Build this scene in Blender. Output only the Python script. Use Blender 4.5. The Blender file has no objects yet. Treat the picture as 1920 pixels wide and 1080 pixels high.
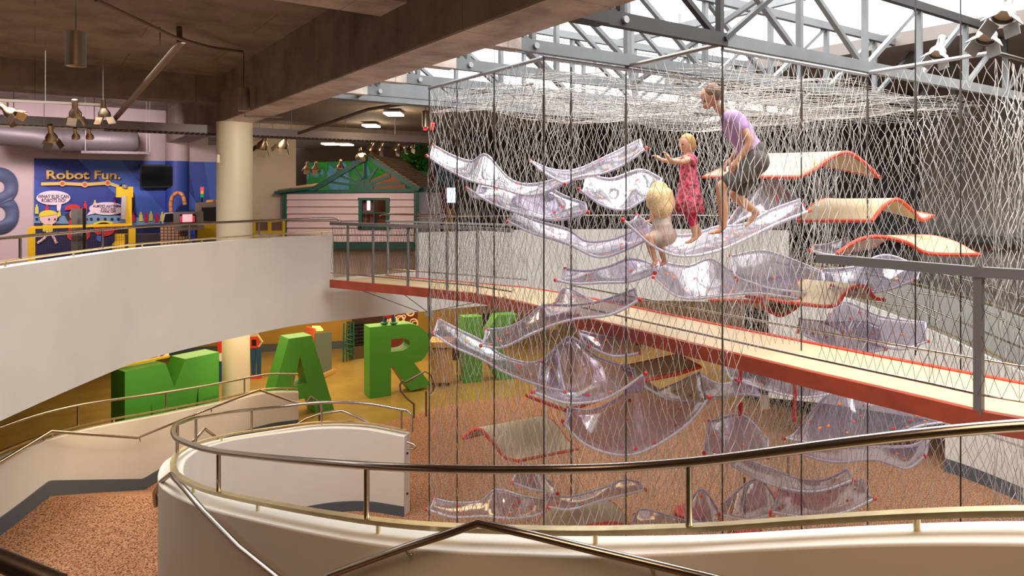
import bpy, bmesh, math, random
from mathutils import Vector, Matrix

random.seed(7)
C = bpy.context.scene.collection
S = bpy.context.scene
E = 5.22                      # eye height over the lower floor
F = 1300.0                    # focal length in pixels of a 1920 wide frame
HZ = 360.0                    # horizon row
CA, SA = .8238, .5668         # building grid is turned against the view
UP = 3.60                     # upper floor level
def W3(X, Y, z): return Vector((X*CA+Y*SA, -X*SA+Y*CA, z))
def P(px, py, Y): return W3((px-960)/F*Y, Y, E-(py-HZ)/F*Y)
def G(px, Y, z): return W3((px-960)/F*Y, Y, z)

# ------------------------------------------------------------------ camera, world, light
cam = bpy.data.objects.new('camera', bpy.data.cameras.new('camera')); C.objects.link(cam)
cam.location = (0, 0, E); cam.rotation_euler = (math.pi/2, 0, -math.atan2(SA, CA))
cam.data.sensor_width = 36; cam.data.lens = 36*F/1920; cam.data.shift_y = -(540-HZ)/1920
cam.data.clip_start = .05; cam.data.clip_end = 200
S.camera = cam
S.view_settings.view_transform = 'Standard'; S.view_settings.look = 'None'
S.view_settings.gamma = 1; S.view_settings.exposure = .2
S.cycles.transparent_max_bounces = 32
S.cycles.max_bounces = 7
S.cycles.sample_clamp_indirect = 4
w = bpy.data.worlds.new('sky'); S.world = w; w.use_nodes = True
w.node_tree.nodes['Background'].inputs[0].default_value = (1, .99, .97, 1)
w.node_tree.nodes['Background'].inputs[1].default_value = 2.2

def area(name, loc, size, power, col, rot=(0, 0, 0), spread=180):
    l = bpy.data.lights.new(name, 'AREA'); l.shape = 'RECTANGLE'; l.size, l.size_y = size
    l.energy = power; l.color = col; l.spread = math.radians(spread)
    o = bpy.data.objects.new(name, l); C.objects.link(o); o.location = loc; o.rotation_euler = rot
    return o
def spot(name, loc, target, power, col, ang=70, blend=.7, r=.06):
    l = bpy.data.lights.new(name, 'SPOT'); l.energy = power; l.color = col
    l.spot_size = math.radians(ang); l.spot_blend = blend; l.shadow_soft_size = r
    o = bpy.data.objects.new(name, l); C.objects.link(o); o.location = loc
    o.rotation_euler = (Vector(target)-Vector(loc)).to_track_quat('-Z', 'Y').to_euler()
    return o
def point(name, loc, power, col, r=.15):
    l = bpy.data.lights.new(name, 'POINT'); l.energy = power; l.color = col; l.shadow_soft_size = r
    o = bpy.data.objects.new(name, l); C.objects.link(o); o.location = loc
    return o
WARM = (1, .78, .52); WARM2 = (1, .66, .36); PINK = (1, .84, .80); COOL = (.95, .98, 1)
area('skylight_glow', (7.2, 4.6, E+4.4), (7.0, 10.5), 1700, (1, .99, .97))
# ------------------------------------------------------------------ materials
MC = {}
def mat(name, col, rough=.6, metal=0, noise=0, scale=6, bump=0, emit=0, spec=.5, detail=4):
    if name in MC: return MC[name]
    m = bpy.data.materials.new(name); m.use_nodes = True; MC[name] = m
    nt = m.node_tree; b = nt.nodes['Principled BSDF']
    b.inputs['Base Color'].default_value = (*col, 1); b.inputs['Roughness'].default_value = rough
    b.inputs['Metallic'].default_value = metal; b.inputs['Specular IOR Level'].default_value = spec
    if emit:
        b.inputs['Emission Color'].default_value = (*col, 1); b.inputs['Emission Strength'].default_value = emit
    if noise or bump:
        tc = nt.nodes.new('ShaderNodeTexCoord'); n = nt.nodes.new('ShaderNodeTexNoise')
        n.inputs['Scale'].default_value = scale; n.inputs['Detail'].default_value = detail
        nt.links.new(tc.outputs['Object'], n.inputs['Vector'])
        if noise:
            r = nt.nodes.new('ShaderNodeValToRGB')
            r.color_ramp.elements[0].position = .3; r.color_ramp.elements[1].position = .7
            r.color_ramp.elements[0].color = (*[c*(1-noise) for c in col], 1)
            r.color_ramp.elements[1].color = (*[min(1, c*(1+noise)) for c in col], 1)
            nt.links.new(n.outputs['Fac'], r.inputs['Fac']); nt.links.new(r.outputs['Color'], b.inputs['Base Color'])
        if bump:
            bp = nt.nodes.new('ShaderNodeBump'); bp.inputs['Strength'].default_value = bump; bp.inputs['Distance'].default_value = .02
            nt.links.new(n.outputs['Fac'], bp.inputs['Height']); nt.links.new(bp.outputs['Normal'], b.inputs['Normal'])
    return m
WALL = mat('white_paint', (.66, .63, .58), .55, noise=.03, scale=2)
CAP = mat('wall_cap_paint', (.80, .77, .72), .4)
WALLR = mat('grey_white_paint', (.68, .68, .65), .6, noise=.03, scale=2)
PINKW = mat('lilac_wall_paint', (.52, .43, .44), .7, noise=.03, scale=1.5)
BEIGE = mat('beige_wall_paint', (.50, .41, .30), .7, noise=.04, scale=1.5)
STEEL = mat('brushed_steel', (.42, .37, .335), .22, 1)
DSTEEL = mat('dark_steel', (.22, .19, .17), .3, 1)
BRASS = mat('pale_brass', (.72, .62, .38), .33, 1, noise=.12, scale=9)
PGREY = mat('grey_rail_paint', (.17, .16, .17), .45, .3)
LGREY = mat('light_grey_paint', (.34, .35, .37), .4, .4)
RED = mat('red_beam_paint', (.33, .050, .020), .38, noise=.2, scale=5)
ORED = mat('orange_trim', (.58, .065, .03), .4)
CREAM = mat('cream_laminate', (.50, .39, .235), .5, noise=.03, scale=8)
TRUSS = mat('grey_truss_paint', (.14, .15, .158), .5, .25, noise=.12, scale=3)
DTRUSS = mat('backlit_truss_tone', (.022, .020, .020), .7, 0, noise=.15, scale=3)  # backlit darkness of the nearest truss put into the colour
GREEN = mat('letter_green', (.060, .27, .030), .42, noise=.05, scale=1)
BASEB = mat('slate_baseboard', (.075, .095, .12), .5)
DGREEN = mat('trim_green', (.008, .085, .06), .5)
BLACKW = mat('black_wall_paint', (.022, .020, .022), .85, noise=.3, scale=3)
GREYW = mat('charcoal_wall_paint', (.16, .14, .13), .8, noise=.04, scale=2)
YEL = mat('safety_yellow', (.80, .52, .01), .4)
BLACK = mat('black_plastic', (.01, .01, .012), .35)
ROPE = mat('net_cord', (.40, .375, .35), .55, noise=.2, scale=12)
CABLE = mat('dark_cable', (.045, .038, .035), .5, .5)
SPOTM = mat('bronze_lamp', (.45, .34, .24), .3, 1)
GLOW = mat('warm_tube_light', (1, .72, .36), .5, emit=14)
YWALL = mat('ochre_wall', (.42, .24, .035), .6, noise=.05, scale=2)
WHITEP = mat('white_plastic', (.8, .8, .8), .4)

def floor_mat():
    m = mat('ochre_floor', (.30, .20, .055), .22, noise=.15, scale=1.2); return m
YFLOOR = floor_mat()
WOODF = mat('brown_floor', (.26, .15, .065), .25, noise=.2, scale=1)
def carpet():
    m = bpy.data.materials.new('speckled_orange_carpet'); m.use_nodes = True; nt = m.node_tree; b = nt.nodes['Principled BSDF']
    tc = nt.nodes.new('ShaderNodeTexCoord'); v = nt.nodes.new('ShaderNodeTexNoise'); v.inputs['Scale'].default_value = 55; v.inputs['Detail'].default_value = 3
    r = nt.nodes.new('ShaderNodeValToRGB'); e = r.color_ramp.elements
    e[0].position = .38; e[0].color = (.10, .035, .016, 1); e[1].position = .52; e[1].color = (.38, .185, .10, 1)
    x = e.new(.68); x.color = (.50, .30, .185, 1)
    nt.links.new(tc.outputs['Object'], v.inputs['Vector']); nt.links.new(v.outputs['Fac'], r.inputs['Fac']); nt.links.new(r.outputs['Color'], b.inputs['Base Color'])
    b.inputs['Roughness'].default_value = .95; b.inputs['Specular IOR Level'].default_value = .1
    return m
CARPET = carpet()
def concrete(name, col, dark):
    m = bpy.data.materials.new(name); m.use_nodes = True; nt = m.node_tree; b = nt.nodes['Principled BSDF']
    tc = nt.nodes.new('ShaderNodeTexCoord')
    mp = nt.nodes.new('ShaderNodeMapping'); mp.inputs['Scale'].default_value = (.7, .7, .8); nt.links.new(tc.outputs['Object'], mp.inputs['Vector'])
    n = nt.nodes.new('ShaderNodeTexNoise'); n.inputs['Scale'].default_value = 2.4; n.inputs['Detail'].default_value = 9; n.inputs['Roughness'].default_value = .62
    nt.links.new(mp.outputs['Vector'], n.inputs['Vector'])
    r = nt.nodes.new('ShaderNodeValToRGB'); e = r.color_ramp.elements
    e[0].position = .28; e[0].color = (*dark, 1); e[1].position = .60; e[1].color = (*col, 1)
    nt.links.new(n.outputs['Fac'], r.inputs['Fac'])
    br = nt.nodes.new('ShaderNodeTexBrick'); br.inputs['Scale'].default_value = 1; br.inputs['Brick Width'].default_value = 2.4
    br.inputs['Row Height'].default_value = 1.2; br.inputs['Mortar Size'].default_value = .006
    br.inputs['Color1'].default_value = (1, 1, 1, 1); br.inputs['Color2'].default_value = (.94, .94, .94, 1); br.inputs['Mortar'].default_value = (.45, .42, .4, 1)
    nt.links.new(tc.outputs['Object'], br.inputs['Vector'])
    mx = nt.nodes.new('ShaderNodeMixRGB'); mx.blend_type = 'MULTIPLY'; mx.inputs[0].default_value = .8
    nt.links.new(r.outputs['Color'], mx.inputs[1]); nt.links.new(br.outputs['Color'], mx.inputs[2]); nt.links.new(mx.outputs['Color'], b.inputs['Base Color'])
    b.inputs['Roughness'].default_value = .85
    bp = nt.nodes.new('ShaderNodeBump'); bp.inputs['Strength'].default_value = .35; bp.inputs['Distance'].default_value = .03
    nt.links.new(n.outputs['Fac'], bp.inputs['Height']); nt.links.new(bp.outputs['Normal'], b.inputs['Normal'])
    return m
CONC = concrete('board_marked_concrete', (.27, .22, .185), (.13, .10, .085))
CONCL = concrete('pale_scuffed_concrete', (.60, .53, .49), (.22, .17, .15))

def pvc():
    m = bpy.data.materials.new('clear_dotted_plastic'); m.use_nodes = True; nt = m.node_tree; nt.nodes.clear()
    N = nt.nodes.new; L = nt.links.new
    out = N('ShaderNodeOutputMaterial')
    tr = N('ShaderNodeBsdfTransparent'); tr.inputs[0].default_value = (.80, .765, .845, 1)
    gl = N('ShaderNodeBsdfGlossy'); gl.inputs['Roughness'].default_value = .10; gl.inputs[0].default_value = (1, 1, 1, 1)
    di = N('ShaderNodeBsdfDiffuse'); di.inputs[0].default_value = (.74, .70, .82, 1)
    tl = N('ShaderNodeBsdfTranslucent'); tl.inputs[0].default_value = (.74, .70, .82, 1)
    lw = N('ShaderNodeLayerWeight'); lw.inputs[0].default_value = .45
    tc = N('ShaderNodeTexCoord')
    n = N('ShaderNodeTexNoise'); n.inputs['Scale'].default_value = 1.8; n.inputs['Detail'].default_value = 2.5; L(tc.outputs['Object'], n.inputs['Vector'])
    bp = N('ShaderNodeBump'); bp.inputs['Strength'].default_value = .4; bp.inputs['Distance'].default_value = .05; L(n.outputs['Fac'], bp.inputs['Height'])
    for s in (gl,): L(bp.outputs['Normal'], s.inputs['Normal'])
    dd = N('ShaderNodeMixShader'); dd.inputs[0].default_value = .5; L(di.outputs[0], dd.inputs[1]); L(tl.outputs[0], dd.inputs[2])
    m1 = N('ShaderNodeMixShader'); m1.inputs[0].default_value = .13; L(tr.outputs[0], m1.inputs[1]); L(dd.outputs[0], m1.inputs[2])
    mm = N('ShaderNodeMath'); mm.operation = 'MULTIPLY_ADD'; mm.inputs[1].default_value = .34; mm.inputs[2].default_value = .035; L(lw.outputs['Facing'], mm.inputs[0])
    m2 = N('ShaderNodeMixShader'); L(mm.outputs[0], m2.inputs[0]); L(m1.outputs[0], m2.inputs[1]); L(gl.outputs[0], m2.inputs[2])
    v = N('ShaderNodeTexVoronoi'); v.inputs['Scale'].default_value = 8.5; v.inputs['Randomness'].default_value = .8; L(tc.outputs['UV'], v.inputs['Vector'])
    lt = N('ShaderNodeMath'); lt.operation = 'LESS_THAN'; lt.inputs[1].default_value = .21; L(v.outputs['Distance'], lt.inputs[0])
    sp = N('ShaderNodeSeparateColor'); L(v.outputs['Color'], sp.inputs[0])
    cr = N('ShaderNodeValToRGB'); cr.color_ramp.interpolation = 'CONSTANT'; e = cr.color_ramp.elements
    e[0].color = (.62, .02, .02, 1); e[1].position = .55; e[1].color = (.85, .20, .03, 1); L(sp.outputs[0], cr.inputs[0])
    gt = N('ShaderNodeMath'); gt.operation = 'GREATER_THAN'; gt.inputs[1].default_value = .30; L(sp.outputs[1], gt.inputs[0])
    mu = N('ShaderNodeMath'); mu.operation = 'MULTIPLY'; L(lt.outputs[0], mu.inputs[0]); L(gt.outputs[0], mu.inputs[1])
    pr = N('ShaderNodeBsdfPrincipled'); pr.inputs['Roughness'].default_value = .4; L(cr.outputs[0], pr.inputs['Base Color'])
    m3 = N('ShaderNodeMixShader'); L(mu.outputs[0], m3.inputs[0]); L(m2.outputs[0], m3.inputs[1]); L(pr.outputs[0], m3.inputs[2])
    L(m3.outputs[0], out.inputs[0])
    return m
PVC = pvc()
def rim_mat():
    m = bpy.data.materials.new('clear_plastic_rim'); m.use_nodes = True; nt = m.node_tree; nt.nodes.clear()
    N = nt.nodes.new; L = nt.links.new
    out = N('ShaderNodeOutputMaterial'); tr = N('ShaderNodeBsdfTransparent'); tr.inputs[0].default_value = (.8, .78, .84, 1)
    gl = N('ShaderNodeBsdfPrincipled'); gl.inputs['Base Color'].default_value = (.72, .70, .78, 1); gl.inputs['Roughness'].default_value = .12
    mx = N('ShaderNodeMixShader'); mx.inputs[0].default_value = .6; L(tr.outputs[0], mx.inputs[1]); L(gl.outputs[0], mx.inputs[2]); L(mx.outputs[0], out.inputs[0])
    return m
RIM = rim_mat()

# ------------------------------------------------------------------ helpers
def tag(o, label=None, cat=None, group=None, kind=None):
    if label: o['label'] = label
    if cat: o['category'] = cat
    if group: o['group'] = group
    if kind: o['kind'] = kind
    return o
def empty(name, loc, label=None, cat=None, group=None):
    o = bpy.data.objects.new(name, None); C.objects.link(o); o.location = loc; o.empty_display_size = .1
    bpy.context.view_layer.update()
    return tag(o, label, cat, group)
def catmull(pts, n):
    """n points along a smooth curve through pts (equal parameter steps)"""
    pts = [Vector(p) for p in pts]
    if len(pts) == 2: return [pts[0].lerp(pts[1], i/(n-1)) for i in range(n)]
    q = [pts[0]*2-pts[1]]+pts+[pts[-1]*2-pts[-2]]
    ln = [0]
    for a, b in zip(pts, pts[1:]): ln.append(ln[-1]+max((b-a).length, 1e-5))
    out = []
    for i in range(n):
        s = ln[-1]*i/(n-1); k = 0
        while k < len(pts)-2 and s > ln[k+1]: k += 1
        t = (s-ln[k])/(ln[k+1]-ln[k])
        p0, p1, p2, p3 = q[k:k+4]
        out.append(.5*((2*p1)+(p2-p0)*t+(2*p0-5*p1+4*p2-p3)*t*t+(3*p1-p0-3*p2+p3)*t**3))
    return out
class MB:
    def __init__(s): s.v = []; s.f = []; s.uv = None; s.smooth = set()
    def add(s, vs, fs, sm=False):
        o = len(s.v); s.v += [tuple(x) for x in vs]
        for f in fs:
            if sm: s.smooth.add(len(s.f))
            s.f.append(tuple(i+o for i in f))
    def box(s, c, size, M=None):
        hx, hy, hz = size[0]/2, size[1]/2, size[2]/2; c = Vector(c)
        vs = [Vector((x, y, z)) for x in (-hx, hx) for y in (-hy, hy) for z in (-hz, hz)]
        if M is not None: vs = [M @ v for v in vs]
        s.add([c+v for v in vs], [(0, 1, 3, 2), (4, 6, 7, 5), (0, 4, 5, 1), (2, 3, 7, 6), (0, 2, 6, 4), (1, 5, 7, 3)]); return s
    def bar(s, a, b, wd, ht, up=(0, 0, 1)):
        a, b = Vector(a), Vector(b); d = (b-a)
        L_ = d.length; d.normalize(); u = Vector(up)
        if abs(d.dot(u)) > .98: u = Vector((1, 0, 0)) if abs(d.x) < .9 else Vector((0, 1, 0))
        r = d.cross(u).normalized(); u = r.cross(d).normalized()
        vs = [p+r*x+u*y for p in (a, b) for x, y in ((-wd/2, -ht/2), (wd/2, -ht/2), (wd/2, ht/2), (-wd/2, ht/2))]
        s.add(vs, [(3, 2, 1, 0), (4, 5, 6, 7), (0, 1, 5, 4), (1, 2, 6, 5), (2, 3, 7, 6), (3, 0, 4, 7)]); return s
    def tube(s, pts, r, n=10, cap=True):
        pts = [Vector(p) for p in pts]; rs = r if isinstance(r, (list, tuple)) else [r]*len(pts)
        o = []; prev = None
        for i, p in enumerate(pts):
            d = (pts[min(i+1, len(pts)-1)]-pts[max(i-1, 0)])
            if d.length < 1e-7: d = Vector((0, 0, 1))
            d.normalize()
            if prev is None:
                u = Vector((0, 0, 1)) if abs(d.z) < .95 else Vector((1, 0, 0)); a = d.cross(u).normalized()
            else:
                a = (prev-d*prev.dot(d)).normalized()
            prev = a; b = d.cross(a)
            o += [p+(a*math.cos(2*math.pi*k/n)+b*math.sin(2*math.pi*k/n))*rs[i] for k in range(n)]
        fs = [(i*n+k, i*n+(k+1) % n, (i+1)*n+(k+1) % n, (i+1)*n+k) for i in range(len(pts)-1) for k in range(n)]
        s.add(o, fs, n > 4)
        if cap:
            m = len(pts)-1
            s.add(o[:n], [tuple(range(n))[::-1]]); s.add(o[m*n:], [tuple(range(n))])
        return s
    def lathe(s, c, prof, n=24, M=None):
        c = Vector(c); vs = []
        for r, z in prof:
            for k in range(n):
                v = Vector((r*math.cos(2*math.pi*k/n), r*math.sin(2*math.pi*k/n), z))
                if M is not None: v = M @ v
                vs.append(c+v)
        fs = [(i*n+k, i*n+(k+1) % n, (i+1)*n+(k+1) % n, (i+1)*n+k) for i in range(len(prof)-1) for k in range(n)]
        s.add(vs, fs, True); return s
    def prism(s, poly, off):
        """poly: 3d points, off: extrusion vector"""
        n = len(poly); poly = [Vector(p) for p in poly]; off = Vector(off)
        s.add(poly+[p+off for p in poly], [tuple(range(n))[::-1], tuple(range(n, 2*n))]+[(i, (i+1) % n, n+(i+1) % n, n+i) for i in range(n)]); return s
    def ell(s, c, r, n=16, m=10, M=None):
        c = Vector(c); rx, ry, rz = r if isinstance(r, (tuple, list)) else (r, r, r); vs = []
        for i in range(m+1):
            th = math.pi*i/m
            for k in range(n):
                v = Vector((rx*math.sin(th)*math.cos(2*math.pi*k/n), ry*math.sin(th)*math.sin(2*math.pi*k/n), rz*math.cos(th)))
                if M is not None: v = M @ v
                vs.append(c+v)
        s.add(vs, [(i*n+k, (i+1)*n+k, (i+1)*n+(k+1) % n, i*n+(k+1) % n) for i in range(m) for k in range(n)], True); return s
    def build(s, name, m, parent=None, label=None, recalc=True):
        me = bpy.data.meshes.new(name); me.from_pydata(s.v, [], s.f)
        if recalc:
            bm = bmesh.new(); bm.from_mesh(me)
            bmesh.ops.remove_doubles(bm, verts=bm.verts, dist=1e-6) if len(s.v) < 3000 else None
            bmesh.ops.recalc_face_normals(bm, faces=bm.faces); 
            for f in bm.faces: f.smooth = bool(s.smooth)
            bm.to_mesh(me); bm.free()
        if s.smooth: 
            try: me.set_sharp_from_angle(angle=math.radians(40))
            except Exception: pass
        me.materials.append(m)
        o = bpy.data.objects.new(name, me); C.objects.link(o)
        if parent is not None:
            o.parent = parent; o.matrix_parent_inverse = Matrix.Translation(parent.location).inverted()
        if label: o['label'] = label
        return o
def struct(mb, name, m):
    return tag(mb.build(name, m), kind='structure')
def bevel(o, wd=.01, seg=2):
    b = o.modifiers.new('bevel', 'BEVEL'); b.width = wd; b.segments = seg; b.limit_method = 'ANGLE'; return o
def copy_tree(root, loc):
    r = root.copy(); C.objects.link(r); r.location = loc
    for ch in list(root.children):
        c = ch.copy(); C.objects.link(c); c.parent = r; c.matrix_parent_inverse = ch.matrix_parent_inverse.copy()
        for g in list(ch.children):
            d = g.copy(); C.objects.link(d); d.parent = c; d.matrix_parent_inverse = g.matrix_parent_inverse.copy()
    return r
def text(st, O, U, V, th, m, name='lettering', parent=None, bold=.0, squeeze=True):
    """text mesh fitted to the box O, O+U, O+V, thickness vector th"""
    cu = bpy.data.curves.new('t', 'FONT'); cu.body = st; cu.offset = bold; cu.align_x = 'CENTER'; cu.space_line = .8
    ob = bpy.data.objects.new('t', cu); C.objects.link(ob)
    dg = bpy.context.evaluated_depsgraph_get(); me = bpy.data.meshes.new_from_object(ob.evaluated_get(dg))
    bpy.data.objects.remove(ob)
    xs = [v.co.x for v in me.vertices]; ys = [v.co.y for v in me.vertices]
    x0, x1, y0, y1 = min(xs), max(xs), min(ys), max(ys)
    O, U, V, th = Vector(O), Vector(U), Vector(V), Vector(th)
    bm = bmesh.new(); bm.from_mesh(me)
    for v in bm.verts: v.co = O+U*((v.co.x-x0)/(x1-x0))+V*((v.co.y-y0)/(y1-y0))
    r = bmesh.ops.extrude_face_region(bm, geom=bm.faces[:])
    for v in r['geom']:
        if isinstance(v, bmesh.types.BMVert): v.co += th
    bmesh.ops.recalc_face_normals(bm, faces=bm.faces)
    bm.to_mesh(me); bm.free(); me.materials.clear(); me.materials.append(m)
    o = bpy.data.objects.new(name, me); C.objects.link(o)
    if parent is not None: o.parent = parent; o.matrix_parent_inverse = Matrix.Translation(parent.location).inverted()
    return o
def normals2d(pts):
    out = []
    for i in range(len(pts)):
        d = pts[min(i+1, len(pts)-1)]-pts[max(i-1, 0)]; d.z = 0; d.normalize(); out.append(Vector((d.y, -d.x, 0)))
    return out
def wall_strip(mb, top, zb, th0, th1):
    """curved wall following 3d top points; zb bottom height or list; th0/th1 side offsets"""
    ns = normals2d(top); n = len(top); zb = zb if isinstance(zb, list) else [zb]*n; vs = []
    for p, nn, b in zip(top, ns, zb):
        a = p+nn*th0; c = p+nn*th1
        vs += [a, c, Vector((c.x, c.y, b)), Vector((a.x, a.y, b))]
    fs = [(0, 3, 2, 1), tuple((n-1)*4+k for k in (0, 1, 2, 3))]
    for i in range(n-1):
        for k in range(4): fs.append((i*4+k, i*4+(k+1) % 4, (i+1)*4+(k+1) % 4, (i+1)*4+k))
    mb.add(vs, fs, True); return mb

# ================================================================== SETTING
# lower floor, carpet
mb = MB(); mb.box((2, 14, -.05), (40, 44, .1)); struct(mb, 'floor', YFLOOR)
cp = [(-9, 3), (-9, 12), (-6.5, 13.2), (-4.6, 14.6), (-3.2, 15.4), (-2.35, 16.2), (-1.6, 16.9), (-.3, 17.5), (1.5, 17.8), (4, 17.6), (6.5, 16.6), (10, 13), (12, 8), (9, 1), (-3, 1)]
pts = catmull([W3(x, y, 0) for x, y in cp[1:13]], 50)+[W3(12, 1, 0), W3(-9, 1, 0)]
mb = MB(); mb.prism([Vector((p.x, p.y, .001)) for p in pts], (0, 0, .014)); struct(mb, 'floor_carpet', CARPET)
# landing and ramp on the left (carpet)
def lr(Y): return -.475*Y
mb = MB(); a = [(-6.75, 2.5), (lr(2.5), 2.5), (lr(9.8), 9.8), (-6.75, 9.8)]
mb.prism([W3(x, y, .02) for x, y in a], (0, 0, .90))
vs = [W3(-6.75, 9.8, .92), W3(lr(9.8), 9.8, .92), W3(-5.7, 12.1, .02), W3(-6.75, 12.1, .02), W3(-6.75, 9.8, .0), W3(lr(9.8), 9.8, .0)]
mb.add(vs, [(0, 1, 2, 3), (0, 3, 4), (1, 5, 2), (0, 4, 5, 1), (3, 2, 5, 4)])
struct(mb, 'floor_landing', CARPET)

# upper slab and parapet (curved band)
par = [(-4.3, 1.2), (-5.0, 3.2), (-5.35, 5.2), (-5.49, 7.43), (-5.47, 9.36), (-5.37, 10.1), (-4.81, 11.3), (-4.03, 12.6), (-3.4, 13.1)]
parp = catmull([W3(x, y, E-.81) for x, y in par], 60)
mb = MB(); wall_strip(mb, parp, E-2.43, -.12, .06); struct(mb, 'wall_parapet_left', WALL)
band = [(-3.4, 13.1), (-2.71, 13.56), (-1.2, 14.56), (.6, 15.3), (3, 15.6), (5.0, 15.25), (5.95, 14.9)]
bp_ = catmull([W3(x, y, 0) for x, y in band], 50)
k0 = 9
mb = MB(); wall_strip(mb, [Vector((p.x, p.y, E-.83)) for p in bp_[k0:]], E-2.43, -.1, .06)
struct(mb, 'wall_parapet_right', WALLR)
mb = MB(); wall_strip(mb, [Vector((p.x, p.y, UP-.002)) for p in bp_[:k0+1]], E-2.43, -.1, .06)
struct(mb, 'wall_slab_edge', WALLR)
# slab polygon, behind the edge
edge = [Vector((p.x, p.y, 0)) for p in parp]+[Vector((p.x, p.y, 0)) for p in bp_]
poly = [Vector((p.x, p.y, E-2.41)) for p in edge]+[W3(9, 16.4, E-2.41), W3(16, 30, E-2.41), W3(-24, 34, E-2.41), W3(-24, 1.2, E-2.41)]
bm = bmesh.new(); vs = [bm.verts.new(p) for p in poly]; f = bm.faces.new(vs)
bmesh.ops.triangulate(bm, faces=[f]); r = bmesh.ops.extrude_face_region(bm, geom=bm.faces[:])
for g in r['geom']:
    if isinstance(g, bmesh.types.BMVert): g.co.z = UP
bmesh.ops.recalc_face_normals(bm, faces=bm.faces)
me = bpy.data.meshes.new('floor_upper'); bm.to_mesh(me); bm.free(); me.materials.append(WOODF)
o = bpy.data.objects.new('floor_upper', me); C.objects.link(o); tag(o, kind='structure')

# concrete ceiling, girder, cross beams (grid axes)
mb = MB(); mb.box((-9.6, 9, E+2.23), (24.9, 40, .2)); struct(mb, 'ceiling_left', CONC)
mb = MB(); mb.box((3.085, 9.5, E+1.78), (.53, 38, .96)); struct(mb, 'ceiling_girder', CONC)
mb = MB(); mb.box((3.085, 9.5, E+1.297), (.50, 38, .012)); struct(mb, 'ceiling_girder_soffit', CONCL)
mb = MB(); mb.box((-9, 13.85, E+1.90), (23.7, .5, .5)); struct(mb, 'ceiling_beam', CONC)
mb = MB(); mb.box((-9, 6.1, E+1.95), (23.7, .6, .42)); struct(mb, 'ceiling_beam', CONCL)
# back low ceiling beyond the atrium with pale edge beam
mb = MB(); mb.box((10.5, 17.8, E+1.72), (14.3, 16, .14)); struct(mb, 'ceiling_back', mat('ceiling_back_paint', (.20, .165, .14), .8, noise=.1))
mb = MB(); mb.box((8.3, 9.9, E+1.55), (9.9, .25, .36)); struct(mb, 'trim_1', TRUSS)
mb = MB(); mb.box((8.5, 10.9, E+1.58), (10.3, .3, .14)); mb.box((8.5, 17.2, E+1.55), (10.3, .3, .2)); struct(mb, 'ceiling_back_beam', CONC)
# right dark ceiling and walls
mb = MB(); mb.box((15.2, 4, E+2.3), (9.0, 12, .2)); struct(mb, 'ceiling_right', GREYW)
# black and grey walls behind the net
def flatwall(name, a, b, z0, z1, m, th=.15):
    A, B = W3(*a, 0), W3(*b, 0); d = (B-A).normalized(); nn = Vector((-d.y, d.x, 0))
    mb = MB(); mb.prism([A+Vector((0, 0, z0)), B+Vector((0, 0, z0)), B+nn*th+Vector((0, 0, z0)), A+nn*th+Vector((0, 0, z0))], (0, 0, z1-z0))
    return struct(mb, name, m)
flatwall('wall_back', (-1.6, 19.6), (5.9, 17.6), UP, E+1.65, BLACKW)
flatwall('wall_back_dark', (5.9, 17.6), (8.6, 14.6), 0, E+1.65, BLACKW)
flatwall('wall_right', (8.6, 14.6), (12.6, 8.3), 0, E+2.2, GREYW)
flatwall('wall_right_front', (12.6, 8.3), (10.5, 3), 0, E+2.2, GREYW)
def gwall(name, c, size, m): struct(MB().box(c, size), name, m)
gwall('wall_left', (-16.3, 7, E/2+1.07), (.2, 28, E+2.13), PINKW)
gwall('wall_front', (0, -5.1, E/2+1.07), (33, .2, E+2.13), BEIGE)
gwall('wall_far_right', (17.5, 3, E/2+1.2), (.2, 17, E+2.4), GREYW)
gwall('ceiling_front', (10.4, -3.1, E+2.23), (14.2, 3.9, .2), CONC)
gwall('trim_3', (7.1, -1.1, E+3.3), (7.6, .1, 2.1), CONC)
# ledge on the black wall
mb = MB(); a, b = W3(5.8, 16.9, E-.85), W3(8.45, 14.4, E-.9)
mb.bar(a, b, .3, .12); mb.bar(b, W3(12.4, 8.3, E-.95), .3, .12); struct(mb, 'trim_2', mat('ledge_black', (.03, .03, .03), .5))
# mural wall at grid y = 20
def wx(px, v=20.): t = (px-960)/F; Y = v/(CA-SA*t); return Y*(CA*t+SA), Y
u555, Y555 = wx(555, 19.5)
u474, _ = wx(474, 19.5)
mb = MB(); mb.box(((-16+u474)/2, 20.35, (UP+E+2.13)/2), (u474+16, .5, E+2.13-UP)); struct(mb, 'wall_mural', PINKW)
mb = MB(); mb.box(((u555+u474)/2, 19.9, (UP+E+2.13)/2), (u555-u474, .80, E+2.13-UP)); struct(mb, 'wall_beige', BEIGE)
# lower level back walls
flatwall('wall_lower_back', (-15, 21.4), (-5.0, 23.4), 0, E-2.44, YWALL)
flatwall('wall_lower_middle', (-5.0, 23.4), (-1.0, 25.5), 0, E-2.44, YWALL)
flatwall('wall_lower_far', (-1.0, 25.0), (12, 25.0), 0, E-2.44, mat('dark_ochre', (.20, .12, .05), .7))
flatwall('wall_lower_left', (-17, 6), (-15, 21.4), 0, E-2.44, YWALL)
mb = MB(); mb.bar(W3(-14.8, 21.3, .12), W3(-5.0, 23.3, .12), .06, .24); mb.bar(W3(-5, 23.3, .12), W3(-1, 25.3, .12), .06, .24); struct(mb, 'baseboard_lower', BASEB)
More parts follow.
